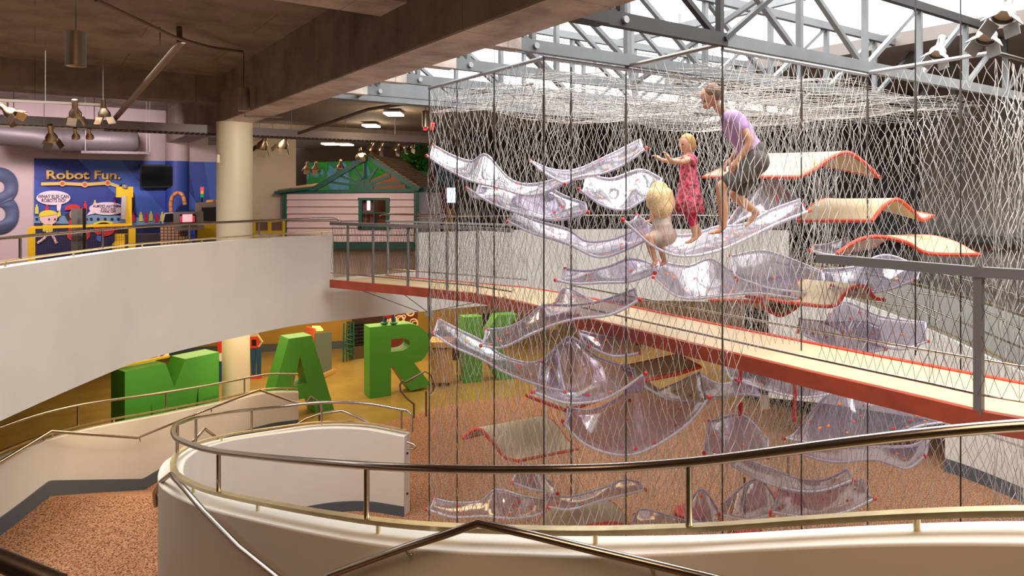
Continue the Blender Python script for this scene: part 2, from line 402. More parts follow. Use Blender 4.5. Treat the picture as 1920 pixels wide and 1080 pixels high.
# columns
def column(px, Y, r, z0, z1, label, m):
    p = G(px, Y, z0); mb = MB(); mb.tube([p, Vector((p.x, p.y, z1))], r, 40)
    return tag(mb.build('column', m), label, 'column', None)
column(440, 13.0, .32, UP, E+1.30, 'round cream column under the big concrete girder on the upper floor', mat('column_cream', (.68, .60, .46), .5))
column(442.5, 15.3, .29, 0, E-2.43, 'lower round column glowing warm between the green M and A', mat('column_warm', (.75, .66, .5), .5))
# pilaster on the mural wall
u0, _ = wx(334, 19.9); mb = MB(); mb.tube([(u0, 20.1, UP), (u0, 20.1, E+2.1)], .28, 28); struct(mb, 'wall_pilaster', PINKW)
# dark room behind the house
flatwall('wall_house_back', (-8.5, 26), (6, 26), UP, E+1.7, mat('brown_back_wall', (.07, .04, .02), .8))

# ---- ramp wall with rails, generic
def ramp_wall(name, path, zb, th, m, label, brass=True, rail=True, post_at=(), stub_at=(), rail_h=.30, brass_gap=.08, rr=.021, n=70, capm=CAP, group=None, pr=None, lean=0):
    """path: C-plan (X, Y, dz) of the brass rail"""
    pp = catmull([W3(x, y, E+dz) for x, y, dz in path], n)
    ns = normals2d(pp)
    top = [p-Vector((0, 0, brass_gap)) for p in pp]
    mb = MB(); t0, t1 = th if isinstance(th, tuple) else (-th/2, th/2); wall_strip(mb, top, zb, t0, t1); wl = struct(mb, name, m)
    bevel(wl, .012, 2)
    rt = empty('guard_rail', pp[0], label, 'railing', group)
    MB().tube([p+Vector((0, 0, rail_h)) for p in pp], pr or rr, 14).build('top_rail', STEEL, rt)
    mb = MB(); ns = normals2d(pp)
    vs = []
    for p, nn in zip(pp, ns): vs += [p+nn*.028, p-nn*.028, p-nn*.028-Vector((0, 0, .026)), p+nn*.028-Vector((0, 0, .026))]
    mb.add(vs, [(i*4+k, i*4+(k+1) % 4, (i+1)*4+(k+1) % 4, (i+1)*4+k) for i in range(n-1) for k in range(4)]+[(0, 1, 2, 3), tuple((n-1)*4+k for k in (3, 2, 1, 0))])
    mb.build('brass_rail', BRASS, rt, 'pale brass bar running low over the wall top')
    for f in post_at:
        x = f*(n-1); i = min(int(x), n-2); p = pp[i].lerp(pp[i+1], x-i)
        MB().tube([p, p+Vector((0, 0, rail_h))], .015 if rr < .03 else .02, 12).build('post', STEEL, rt)
    for f in stub_at:
        x = f*(n-1); i = min(int(x), n-2); p = pp[i].lerp(pp[i+1], x-i)
        MB().tube([p-Vector((0, 0, brass_gap+.01)), p-Vector((0, 0, .01))], .014, 10).build('bracket', BRASS, rt)
    return pp, rt
def fr(path, px):
    """length fraction along the path where it passes image column px"""
    pp = catmull([W3(x, y, 0) for x, y, _ in path], 400); best = (9e9, 0)
    for i, p in enumerate(pp):
        X = p.x*CA-p.y*SA; Y = p.x*SA+p.y*CA
        if Y > .3:
            c = abs(960+F*X/Y-px)
            yield_ = c
            if c < best[0]: best = (c, i/399)
    return best[1]
# near spiral wall
spiral = [(3.3, 1.7, -.83), (1.92, 2.6, -1.184), (.846, 3.42, -1.645), (.112, 3.70, -1.79), (-.83, 4.10, -1.93), (-2.22, 5.35, -2.32), (-2.85, 6.0, -2.47), (-3.15, 6.45, -2.56), (-3.45, 7.1, -2.70),
          (-3.76, 7.9, -2.93), (-4.0, 8.8, -3.17), (-4.05, 10, -3.48), (-3.7, 10.9, -3.69), (-3.1, 11.3, -3.74), (-2.4, 11.4, -3.79), (-1.7, 11.2, -3.84)]
sp, sprt = ramp_wall('wall_spiral', spiral, 0, (-.13, .09), WALL, 'long curved steel railing sweeping around the white spiral ramp wall in front', n=160, rr=.033, pr=.024, rail_h=.31)
def nearest(pp, px, lo=0, hi=1):
    best = None
    for i in range(int(lo*(len(pp)-1)), int(hi*(len(pp)-1))+1):
        p = pp[i]; X = p.x*CA-p.y*SA; Y = p.x*SA+p.y*CA
        if Y < .3: continue
        c = abs(960+F*X/Y-px)
        if best is None or c < best[0]: best = (c, i)
    return best[1]
def rail_bits(pp, rt, posts, stubs, h, gap, r, lean=0):
    for px, lo, hi in posts:
        i = nearest(pp, px, lo, hi); p = pp[i]
        MB().tube([p-Vector((0, 0, .01)), p+Vector((0, 0, h))], r, 12).build('post', STEEL, rt)
    for px, lo, hi in stubs:
        i = nearest(pp, px, lo, hi); p = pp[i]
        MB().tube([p-Vector((0, 0, gap+.02)), p-Vector((0, 0, .01))], r*.8, 10).build('bracket', BRASS, rt)
rail_bits(sp, sprt, [(1282, 0, .5), (698, 0, .5), (414, 0, .5), (333, .3, .62), (366, .6, .8), (474, .7, 1), (600, .8, 1), (755, .9, 1)],
          [(1710, 0, .3), (1125, 0, .4), (722, 0, .5), (478, 0, .5), (363, 0, .5), (416, .6, .9), (600, .8, 1), (735, .9, 1)], .31, .08, .017)
# end cap knuckle on the rail's far end
MB().tube([sp[-1]+Vector((0, 0, .31)), sp[-1]+W3(.09, -.03, .25)-W3(0, 0, 0), sp[-1]+W3(.09, -.03, -.02)], .02, 10).build('rail_return', STEEL, sprt)
for z in (.35, 1.0):
    p = sp[-1]; MB().tube([Vector((p.x, p.y, z))+W3(.0, -.0, 0), Vector((p.x, p.y, z))+W3(.02, -.01, 0)], .018, 10).build('cover_cap', BLACK, sprt)
# baseboard inside the back leg of the spiral
mb = MB(); seg = [p for i, p in enumerate(sp) if i > 118]
wall_strip(mb, [Vector((p.x, p.y, .18)) for p in seg], 0.016, .091, .103) ; wall_strip(mb, [Vector((p.x, p.y, .18)) for p in seg], 0.016, -.143, -.131)
struct(mb, 'baseboard_spiral', BASEB)
# handrail on the outer face of the spiral wall
_ns = normals2d(sp); _off = [p-n_*.20 for p, n_ in zip(sp, _ns)]
def on_off(px, py):
    q = _off[nearest(_off, px, 0, .5)]; return P(px, py, q.x*SA+q.y*CA)
hr = [P(292, 948, 6.5), P(290, 925, 6.4), P(303, 902, 6.25), P(320, 889, 6.0), on_off(345, 915)]+[on_off(x, y) for x, y in ((385, 962), (450, 1027), (520, 1083), (560, 1112), (620, 1078), (700, 1048), (760, 1026), (830, 1004), (897, 981), (1000, 1004), (1110, 1031), (1220, 1057), (1330, 1083), (1600, 1150))]
hrt = empty('hand_rail', hr[3], 'bent brown steel handrail on the near face of the spiral wall', 'railing')
MB().tube(hr, .021, 14).build('rail_tube', STEEL, hrt)
for q in (6, 11, 16):
    p = hr[q]; MB().tube([p+Vector((0, 0, -.015)), p+W3(.02, .04, -.07), p+W3(.04, .11, -.07)], .008, 8).build('bracket', STEEL, hrt)
# handrails peeping over the back leg of the spiral
def simple_rail(pts, r, label, name='hand_rail', m=STEEL, group=None):
    o = MB().tube(pts, r, 12).build(name, m); return tag(o, label, 'railing', group)
simple_rail([P(362, 828, 9.3), P(384, 804, 9.6), P(408, 822, 10.2)], .02, 'short peaked piece of steel handrail behind the left of the spiral wall')
simple_rail([P(552, 799, 11.8), P(575, 785, 11.75), P(600, 776, 11.7), P(642, 770, 11.65), P(672, 783, 11.6), P(697, 796, 11.55)], .02, 'low peaked steel handrail behind the back rim of the spiral')
simple_rail([P(764, 829, 11.1), P(776, 833, 11.05), P(780, 838, 11.0), P(775, 842, 11.0), P(764, 841, 11.1)], .018, 'small looped handrail end sticking out of the white wall end')
# wall two, left ramp wall
w2 = [(-6.2, 5.2, -3.25), (-6.4, 7.2, -3.25), (-6.5, 8.8, -3.29), (-6.66, 10.6, -3.57), (-6.4, 12.7, -3.98), (-5.9, 14.2, -4.2), (-5.3, 15.0, -4.25), (-4.72, 15.3, -4.32)]
wp, wrt = ramp_wall('wall_ramp', w2, 0, .14, WALL, 'steel railing climbing along the left ramp wall in front of the green M', n=90, pr=.021)
rail_bits(wp, wrt, [(144, 0, 1), (315, 0, 1), (460, .5, 1), (550, .8, 1)], [(100, 0, 1), (210, 0, 1), (330, 0, 1), (450, .5, 1), (540, .8, 1)], .30, .08, .016)
h2 = [P(-60, 900, 7.8), P(0, 866, 8.5), P(95, 809, 9.6), P(257, 821, 11.6), P(370, 775, 12.7), P(430, 752, 13.3), P(486, 731, 14.0), P(545, 752, 14.6), P(573, 758, 14.6)]
h2rt = empty('hand_rail', h2[2], 'zigzag steel handrail on the left ramp wall above the carpet landing', 'railing')
MB().tube(h2, .022, 12).build('rail_tube', STEEL, h2rt)
for q in (P(80, 818, 9.6), P(262, 822, 12.0), P(396, 766, 12.95)):
    MB().tube([q, q+W3(-.01, .03, -.07), q+W3(-.05, .14, -.07)], .009, 8).build('bracket', STEEL, h2rt)
# continuing free standing loop at the ramp end
simple_rail([P(560, 757, 14.8), P(573, 757, 14.9), P(583, 744, 15.0), P(594, 751, 15.0), P(599, 765, 15.0), G(599, 15.0, 0.02)], .022, 'dark looped handrail end standing before the foot of the green A', m=DSTEEL)
simple_rail([G(776, 16.0, .02), P(776, 758, 16.0), P(763, 747, 15.9), P(751, 733, 15.9), P(750, 722, 15.9), P(754, 714, 15.9), P(761, 717, 15.9), P(797, 696, 16.0), P(808, 703, 16.1), P(814, 720, 16.1), P(812, 733, 16.1), P(806, 738, 16.1), P(799, 733, 16.1), G(799, 16.1, .02)], .024, 'free standing bent dark handrail in front of the leg of the R', m=DSTEEL)
# slate baseboard of wall two
mb = MB()
bb = []
for q in catmull([W3(x, y, 0) for x, y, _ in w2], 120):
    Yc = q.x*SA+q.y*CA; bb.append(Vector((q.x, q.y, .92+.22 if Yc < 9.8 else (.92*(12.1-Yc)/2.3+.22 if Yc < 12.1 else .22))))
ns_ = normals2d(bb)
for side in (.078,): bb = [p+n_*side for p, n_ in zip(bb, ns_)]
wall_strip(mb, bb, [p.z-.24 for p in bb], -.012, .012); struct(mb, 'baseboard_ramp', BASEB)
# close dark rail in the lower left corner
simple_rail([P(-120, 1010, 1.55), P(0, 1050, 1.5), P(110, 1096, 1.45)], .022, 'blurred dark rail tube in the bottom left corner of the view', m=DSTEEL)

# parapet railing left
pr_ = [Vector((p.x, p.y, E-.50)) for p in parp]
k = 16
prt = empty('guard_rail', pr_[k], 'long curved steel railing on the left upper balcony parapet', 'railing')
MB().tube(pr_[k-12:]+[pr_[-1]+W3(.10, .02, -.01), pr_[-1]+W3(.15, .02, -.08)], .021, 12).build('top_rail', STEEL, prt)
MB().tube([p-Vector((0, 0, .25)) for p in pr_[k-12:]], .014, 8).build('brass_rail', BRASS, prt)
for px in (36, 195, 343, 485): 
    p = pr_[nearest(pr_, px)]; MB().tube([p-Vector((0, 0, .25)), p], .016, 10).build('post', STEEL, prt)
for px in (2, 136, 262, 382, 500, 608):
    p = pr_[nearest(pr_, px)]; MB().tube([p-Vector((0, 0, .33)), p-Vector((0, 0, .25))], .013, 8).build('bracket', BRASS, prt)
# right parapet railing (brass over band)
br = [Vector((p.x, p.y, E-.52)) for p in bp_[k0:]]
brt = empty('guard_rail', br[0], 'steel railing over the pale parapet beyond the bridge', 'railing')
MB().tube(br, .02, 10).build('top_rail', STEEL, brt)
for i in range(0, len(br), 6): MB().tube([br[i]-Vector((0, 0, .33)), br[i]], .013, 8).build('post', STEEL, brt)

# right ramp walls
r1 = [(5.4, 14.6, -1.75), (6.4, 14.2, -1.95), (7.2, 13.7, -2.2), (8.1, 13.0, -2.6), (8.6, 11.8, -2.92), (8.9, 10.2, -3.1), (9.0, 8.6, -3.3)]
rp, rrt = ramp_wall('wall_ramp_right', r1[:], 0.9, .14, WALLR, 'steel railing along the lower pale ramp wall at the right', n=60, pr=.018)
mb = MB(); seg = [p for p in rp if (p.x*SA+p.y*CA) < 13.05]
wall_strip(mb, [Vector((p.x, p.y, .95)) for p in seg], 0, -.07, .07); struct(mb, 'wall_ramp_base', WALLR)
mb = MB(); wall_strip(mb, [Vector((p.x, p.y, .26)) for p in seg], .016, .072, .085); wall_strip(mb, [Vector((p.x, p.y, .26)) for p in seg], .016, -.085, -.072); struct(mb, 'baseboard_right', BASEB)
for i in range(3, 58, 9): MB().tube([rp[i], rp[i]+Vector((0, 0, .3))], .012, 8).build('post', STEEL, rrt)
r2 = [(6.6, 15.4, -1.55), (7.8, 14.8, -1.75), (9.0, 13.6, -2.05), (9.9, 12.2, -2.45), (10.2, 10.5, -2.75), (10.2, 9, -2.95)]
rp2, rrt2 = ramp_wall('wall_ramp_upper', r2, 1.2, .14, mat('shaded_grey_paint', (.36, .37, .35), .6), 'upper of the two steel railings descending on the far right', n=60, pr=.018)  # shade on the upper ramp wall put into a darker grey
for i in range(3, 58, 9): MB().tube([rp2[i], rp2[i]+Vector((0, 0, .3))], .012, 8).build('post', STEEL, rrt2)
simple_rail([P(1700, 547, 13.2), P(1790, 557, 12.7), P(1850, 585, 12.2), P(1925, 622, 11.6)], .018, 'bent handrail between the two right ramp walls')
simple_rail([P(1640, 565, 13), P(1722, 578, 12.9), P(1770, 606, 12.5)], .018, 'short handrail on the lower right ramp wall')

# ================================================================== BRIDGE
near = [(-3.33, 12.75), (-1.77, 11.8), (-.62, 11.05), (0, 10.35), (1.67, 7.76), (2.65, 6.27), (3.25, 5.40), (3.44, 5.11), (3.62, 4.95), (5.2, 3.9)]
farr = [(-2.42, 13.4), (-1.1, 12.6), (.25, 11.75), (.95, 10.95), (2.55, 8.4), (3.6, 6.85), (4.3, 5.89), (4.45, 5.7), (4.6, 5.6), (6.0, 4.65)]
nearp = [W3(x, y, UP) for x, y in near]; farp = [W3(x, y, UP) for x, y in farr]
bridge = empty('foot_bridge', nearp[0], 'cream decked footbridge with red edge beams crossing through the net', 'bridge')
mb = MB(); n = len(near)
vs = []
for a, b in zip(nearp, farp): vs += [a, b, b-Vector((0, 0, .10)), a-Vector((0, 0, .10))]
mb.add(vs, [(i*4+k, i*4+(k+1) % 4, (i+1)*4+(k+1) % 4, (i+1)*4+k) for i in range(n-1) for k in range(4)])
mb.build('deck', CREAM, bridge)
def edge_beam(pts, sgn):
    ns = normals2d(pts); mb = MB(); vs = []
    for p, nn in zip(pts, ns):
        a = p+nn*.03*sgn; b = p-nn*.04*sgn; up = Vector((0, 0, .012)); dn = Vector((0, 0, -.135))
        vs += [a+up, b+up, b+dn, a+dn]
    mb.add(vs, [(i*4+k, i*4+(k+1) % 4, (i+1)*4+(k+1) % 4, (i+1)*4+k) for i in range(len(pts)-1) for k in range(4)]+[(0, 1, 2, 3)])
    return mb
edge_beam(nearp, 1).build('edge_beam', RED, bridge, 'red painted edge beam'); edge_beam(farp, -1).build('edge_beam', ORED, bridge, 'orange red far edge')
# posts, rails and mesh on the bridge
def strip(pts, wd, h):
    ns = normals2d(pts); vs = []
    for p, nn in zip(pts, ns): vs += [p+nn*wd/2, p-nn*wd/2, p-nn*wd/2-Vector((0, 0, h)), p+nn*wd/2-Vector((0, 0, h))]
    m_ = MB(); k = len(pts)
    m_.add(vs, [(i*4+j, i*4+(j+1) % 4, (i+1)*4+(j+1) % 4, (i+1)*4+j) for i in range(k-1) for j in range(4)]+[(0, 1, 2, 3), tuple((k-1)*4+j for j in (3, 2, 1, 0))]); return m_
RH = 1.07
def lift(pts, z): return [p+Vector((0, 0, z)) for p in pts]
inner = W3(2.72, 6.17, UP)
seg1 = nearp[:4]; seg2 = [inner]+nearp[6:]
grp = 'foot bridge railings'
def brail(pts, label, posts, fm=PGREY, ht=.055):
    rt = empty('bridge_railing', pts[0], label, 'railing')
    strip(lift(pts, RH), .07, ht).build('top_rail', fm, rt)
    MB().tube(lift(pts, .13), .012, 8).build('lower_rod', STEEL, rt)
    for p in posts: MB().bar(p, p+Vector((0, 0, RH-.01)), .035, .035).build('post', PGREY if fm == PGREY else LGREY, rt)
    return rt
def along(pts, ds):
    out = []
    for d in ds:
        s = d
        for a, b in zip(pts, pts[1:]):
            L_ = (b-a).length
            if s <= L_: out.append(a.lerp(b, s/L_)); break
            s -= L_
    return out
def netpanel(a, b, z0, z1, cw, ch, r=.0026, jit=.25, bulge=0, seed=1, skip=None):
    """elongated diamond cord mesh between two plan points"""
    rnd = random.Random(seed); a, b = Vector(a), Vector(b); d = b-a; L_ = Vector((d.x, d.y, 0)).length
    nx = max(2, round(L_/cw)); nz = max(2, round((z1-z0)/(ch/2))); mb = MB()
    d2 = Vector((d.x, d.y, 0)).normalized(); nn = Vector((d2.y, -d2.x, 0)); nd = {}
    for j in range(nz+1):
        for i in range(nx+1):
            fx = (i+(.5 if j % 2 else 0))/nx
            if fx > 1: fx = 1
            z = z0+(z1-z0)*j/nz
            sx = rnd.uniform(-jit, jit)*cw*.5+math.sin(j*.35+i*.21+seed)*cw*.25; sz = rnd.uniform(-jit, jit)*ch*.35
            nb = math.sin(math.pi*fx)*bulge*math.sin(math.pi*j/nz)+rnd.uniform(-.02, .02)+.035*math.sin(i*.55+seed)*math.sin(j*.2+seed)
            if i in (0, nx): sx = 0
            nd[i, j] = a+d2*(L_*fx+sx)+nn*nb+Vector((0, 0, z-a.z+sz if 0 < j < nz else z-a.z))
            nd[i, j].z = z+(sz if 0 < j < nz else 0)
    for j in range(nz):
        for i in range(nx+1):
            p = nd[i, j]
            tg = [nd[i, j+1]]
            k = i-1 if j % 2 == 0 else i+1
            if 0 <= k <= nx: tg.append(nd[k, j+1])
            for q in tg:
                if skip and skip((p+q)/2): continue
                if (q-p).length > ch*1.5: continue
                seg_tube(mb, p, q, r)
    return mb
def seg_tube(mb, p, q, r):
    d = (q-p)
    if d.length < 1e-6: return
    d.normalize(); u = Vector((0, 0, 1)) if abs(d.z) < .9 else Vector((1, 0, 0)); a = d.cross(u).normalized(); b = d.cross(a); o = len(mb.v)
    for e in (p, q):
        for c, s_ in ((1, 0), (-.5, .866), (-.5, -.866)): v = e+(a*c+b*s_)*r; mb.v.append((v.x, v.y, v.z))
    mb.f += [(o, o+1, o+4, o+3), (o+1, o+2, o+5, o+4), (o+2, o, o+3, o+5)]
def px_on(pts, pxs):
    out = []
    d = [pts[0].lerp(pts[1], 0)]
    fine = []
    for a, b in zip(pts, pts[1:]): fine += [a.lerp(b, i/60) for i in range(60)]
    fine.append(pts[-1])
    for px in pxs: out.append(fine[nearest(fine, px)])
    return out
nr1 = brail(seg1, 'left part of the near footbridge railing ending at the net', px_on(seg1, [652, 699, 765, 838, 895]))
nr2 = brail(seg2, 'right part of the near footbridge railing with a dark flat top rail', [nearp[7]], ht=.075)
MB().bar(nearp[7]+Vector((0, 0, -.02)), nearp[7]+Vector((0, 0, RH)), .055, .055).build('post', PGREY, nr2, 'heavy square corner post')
midp = [nearp[4].lerp(nearp[5], 0)]
lowr = tag(MB().tube(lift([W3(.9, 8.95, UP)]+nearp[4:6]+[inner], .13), .012, 8).build('toe_rod', STEEL), 'thin steel rod low along the middle of the footbridge', 'rod')
fr1 = brail(farp[:3], 'left part of the far footbridge railing beside the pale parapet', px_on(farp[:3], [728, 782, 855]), fm=LGREY, ht=.03)
tag(MB().tube(lift(farp[3:], .14), .013, 8).build('toe_rod', STEEL), 'thin steel rod low along the far footbridge edge at the right', 'rod')
def net_along(pts, z0, z1, cw, ch, rt, seed, m=ROPE, r=.002):
    mb = MB()
    for i, (a, b) in enumerate(zip(pts, pts[1:])):
        q = netpanel(a, b, z0, z1, cw, ch, r, .12, 0, seed+i); mb.add(q.v, q.f)
    me = mb.build('cord_mesh', m, rt, recalc=False); me['kind'] = 'stuff'; return me
net_along(seg1, UP+.13, UP+RH-.06, .055, .22, nr1, 3, CABLE)
net_along(seg2, UP+.13, UP+RH-.08, .075, .26, nr2, 9, CABLE)
net_along(farp[:3], UP+.13, UP+RH-.04, .06, .22, fr1, 5, CABLE)
# support under the bridge, rods
tag(MB().tube([P(805, 552, 11.6), P(805, 588, 11.6)], .035, 12).tube([P(805, 588, 11.6), P(805, 591, 11.6)], .09, 12).build('bridge_strut', LGREY), 'short grey strut hanging below the left end of the footbridge', 'strut')
for i, (a, b) in enumerate([((652, 535, 12.5), (785, 584, 11.7)), ((748, 545, 12), (803, 586, 11.6)), ((950, 556, 10.6), (812, 583, 11.6))]):
    tag(MB().tube([P(*a), P(*b)], .006, 6).build('tie_rod', CABLE), ['longest thin tie rod under the bridge from its left end to the strut', 'middle thin tie rod from the bridge to the strut', 'thin tie rod running right from the strut to the bridge bend'][i], 'rod')
tag(MB().tube([P(712, 405, 13.5), P(716, 402, 13.5), P(730, 401.5, 13.5), P(900, 404, 12.2)], .018, 8).build('hand_rail', STEEL), 'steel handrail starting before the house window beyond the bridge', 'railing')

# ================================================================== TRUSSES AND ROOF
TY = [4.16+1.215*k for k in range(5)]
ZB, ZT = E+1.40, E+2.27
wordt = ['nearest', 'second', 'middle', 'fourth', 'farthest']
for k, y in enumerate(TY):
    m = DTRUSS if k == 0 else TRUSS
    rt = empty('roof_truss', (3.3, y, ZB), f'{wordt[k]} of the five steel roof trusses seated in the concrete girder', 'truss', 'roof trusses')
    x1 = 13.2
    MB().bar((3.30, y, ZB), (5.25, y, ZB), .07, .12).build('bottom_chord', m, rt)
    MB().bar((5.25, y, ZB), (x1, y, ZB), .07, .12).build('bottom_chord', TRUSS, rt)
    MB().bar((3.30, y, ZT), (x1, y, ZT), .07, .10).build('top_chord', m, rt)
    xs = [3.95+1.25*i for i in range(8)]
    for i, x in enumerate(xs):
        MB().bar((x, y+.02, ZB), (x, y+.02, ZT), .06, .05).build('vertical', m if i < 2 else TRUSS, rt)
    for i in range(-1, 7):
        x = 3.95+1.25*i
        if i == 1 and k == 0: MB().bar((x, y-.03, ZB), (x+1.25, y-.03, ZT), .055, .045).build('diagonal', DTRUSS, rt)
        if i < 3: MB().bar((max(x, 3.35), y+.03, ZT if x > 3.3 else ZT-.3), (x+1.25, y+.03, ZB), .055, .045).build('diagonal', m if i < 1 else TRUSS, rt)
        else: MB().bar((x, y+.03, ZB), (x+1.25, y+.03, ZT), .055, .045).build('diagonal', TRUSS, rt)
    # bearing sleeve
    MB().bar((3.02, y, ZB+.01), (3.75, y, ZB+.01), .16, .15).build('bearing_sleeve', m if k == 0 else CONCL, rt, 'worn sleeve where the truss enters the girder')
    MB().tube([(3.95, y-.06, ZB), (3.95, y+.06, ZB)], .03, 10).build('bolt', LGREY, rt)
# upper roof: purlins and lit frame above the trusses
for i, x in enumerate((5.0, 7.5, 10.0)):
    tag(MB().bar((x, 1.5, E+3.1), (x, 10.6, E+3.1), .09, .14).build('roof_purlin', TRUSS), ['roof purlin nearest the concrete girder under the skylight', 'middle roof purlin under the skylight', 'roof purlin farthest right under the skylight'][i], 'beam')
for i, y in enumerate((10.4,)):
    rt = empty('clerestory_frame', (7, y, E+2), 'pale metal frame of the bright clerestory glazing behind the trusses', 'window frame')
    for x in [4.4+2.4*j for j in range(4)]: MB().bar((x, y, E+1.78), (x, y, E+3.9), .05, .05).build('mullion', LGREY, rt)
    for z in (E+2.9,): MB().bar((3.4, y, z), (13.4, y, z), .04, .04).build('transom', LGREY, rt)
# tie bars along the trusses
for i, (a, b) in enumerate([((3.95, 4.16, ZT), (3.95, 10, ZB)), ((6.45, 4.16, ZT), (6.45, 6.6, ZB)), ((8.95, 5.4, ZB), (8.95, 9, ZT))]):
    tag(MB().bar(a, b, .05, .05).build('sway_brace', TRUSS), ['sloping brace linking the trusses beside the girder', 'sloping brace linking the two nearest trusses', 'sloping brace linking the far trusses at the right'][i], 'brace')

# ================================================================== THE NET
ZN = E+1.30
poly = [(4.1, 7.8), (4.1, 5.41), (5.2, 5.41), (5.2, 4.15), (7.7, 4.15), (7.7, 2.9), (10.6, 2.9), (11.2, 5.5), (10.6, 7.8), (4.1, 7.8)]
net = empty('climbing_net', (6, 6, .6), 'tall pale rope net enclosing the whole climbing sculpture', 'net')
zb_ = .35
def deckskip(p): return 5.5 < p.x < 7.0 and UP-.2 < p.z < UP+.1
for i, (a, b) in enumerate(zip(poly, poly[1:])):
    q = netpanel((*a, ZN), (*b, ZN), zb_, ZN, .105, .27, .0030, .35, 0, 20+i, deckskip)
    q.build('net_panel', ROPE, net, recalc=False)['kind'] = 'stuff'
inn = [((4.2, 6.4), (5.6, 6.7)), ((7.0, 4.3), (7.1, 7.7)), ((7.1, 5.9), (10.6, 6.2))]
for i, (a, b) in enumerate(inn):
    q = netpanel((*a, ZN), (*b, ZN), .8, ZN, .12, .26, .0028, .45, .12, 60+i, deckskip)
    q.build('inner_net', ROPE, net, recalc=False)['kind'] = 'stuff'
# top net, two sagging layers
def topnet(z, cu_, cv, seed, r):
    rnd = random.Random(seed); mb = MB(); nu = int(6.6/cu_); nv = int(3.7/cv); nd = {}
    for i in range(nu+1):
        for j in range(nv+1):
            x = 4.1+i*cu_; y = 4.15+(j+(.5 if i % 2 else 0))*cv
            nd[i, j] = Vector((x+rnd.uniform(-.02, .02), y+rnd.uniform(-.03, .03), z-.10*abs(math.sin(x*1.27))-.05*abs(math.sin(y*2.6+.6))+rnd.uniform(-.012, .012)))
    for i in range(nu):
        for j in range(nv+1):
            p = nd[i, j]
            if p.x < 5.2 and p.y < 5.41: continue
            for k in (j, j-1 if i % 2 == 0 else j+1):
                if 0 <= k <= nv: seg_tube(mb, p, nd[i+1, k], r)
    return mb
topnet(ZN, .12, .15, 5, .003).build('net_roof', ROPE, net, recalc=False)['kind'] = 'stuff'
topnet(ZN-.16, .17, .13, 6, .0028).build('net_roof', ROPE, net, recalc=False)['kind'] = 'stuff'
# edge pipes that carry the net
for i, (a, b, m) in enumerate([((5.2, 5.41, ZB-.06), (5.2, 4.15, ZB-.04), DSTEEL), ((7.7, 4.15, ZB-.06), (7.7, 2.9, ZB-.04), LGREY), ((7.7, 2.9, ZB-.04), (10.6, 2.9, ZB-.04), DSTEEL), ((4.1, 5.41, ZB-.09), (4.1, 7.8, ZB-.09), LGREY), ((4.1, 5.41, ZB-.09), (7.7, 5.41, ZB-.09), LGREY), ((5.2, 4.15, ZB-.09), (7.7, 4.15, ZB-.09), LGREY)]):
    tag(MB().tube([a, b], .022, 8).build('net_pipe', m), ['slanting bronze pipe between the two nearest trusses carrying the net', 'pale pipe carrying the net roof toward the right front', 'dark pipe ending the net roof at the far right', 'pipe along the left edge of the net roof', 'perforated pipe under the second truss', 'perforated pipe under the nearest truss'][i], 'pipe')
# white rope grid seen at roof: roller beams
# suspension cables
ck = [((4.1, 5.41), 'cable hanging at the left front corner of the net', .35), ((5.2, 5.41), 'cable at the inner corner of the net left of the girl', 1.2), ((5.2, 4.15), 'thick cable beside the adult from the nearest truss', 1.2), ((6.45, 4.16), 'cable hanging just right of the adult', .9), ((7.7, 4.15), 'cable at the bend of the net by the orange arches', .7),
      ((4.1, 7.8), 'leftmost cable at the back edge of the net', .3), ((4.1, 7.1), 'second cable from the left on the net side', .5), ((4.1, 6.3), 'third cable from the left on the net side', .5), ((7.7, 3.2), 'cable hanging in front right beside the bridge post', 1), ((7.2, 3.4), 'cable with a ball end just left of the bridge post', UP), ((8.6, 2.9), 'rightmost front cable of the net', .5), ((9.3, 2.9), 'cable near the right picture edge', .5), ((4.6, 5.6), 'thin cable between girl and left net corner', 2.0)]
for i, ((x, y), lab, z) in enumerate(ck):
    zt = ZB if y < 4.2 else ZN
    rt = empty('suspension_cable', (x, y, z), lab, 'cable', 'suspension cables')
    MB().tube([(x, y, z), (x, y, zt+(.0 if i not in (8, 9, 10, 11) else 1.2))], .0075, 6).build('wire', CABLE, rt)
    MB().tube([(x, y, zt-.75), (x, y, zt-.35)], .014, 8).build('turnbuckle', DSTEEL, rt)

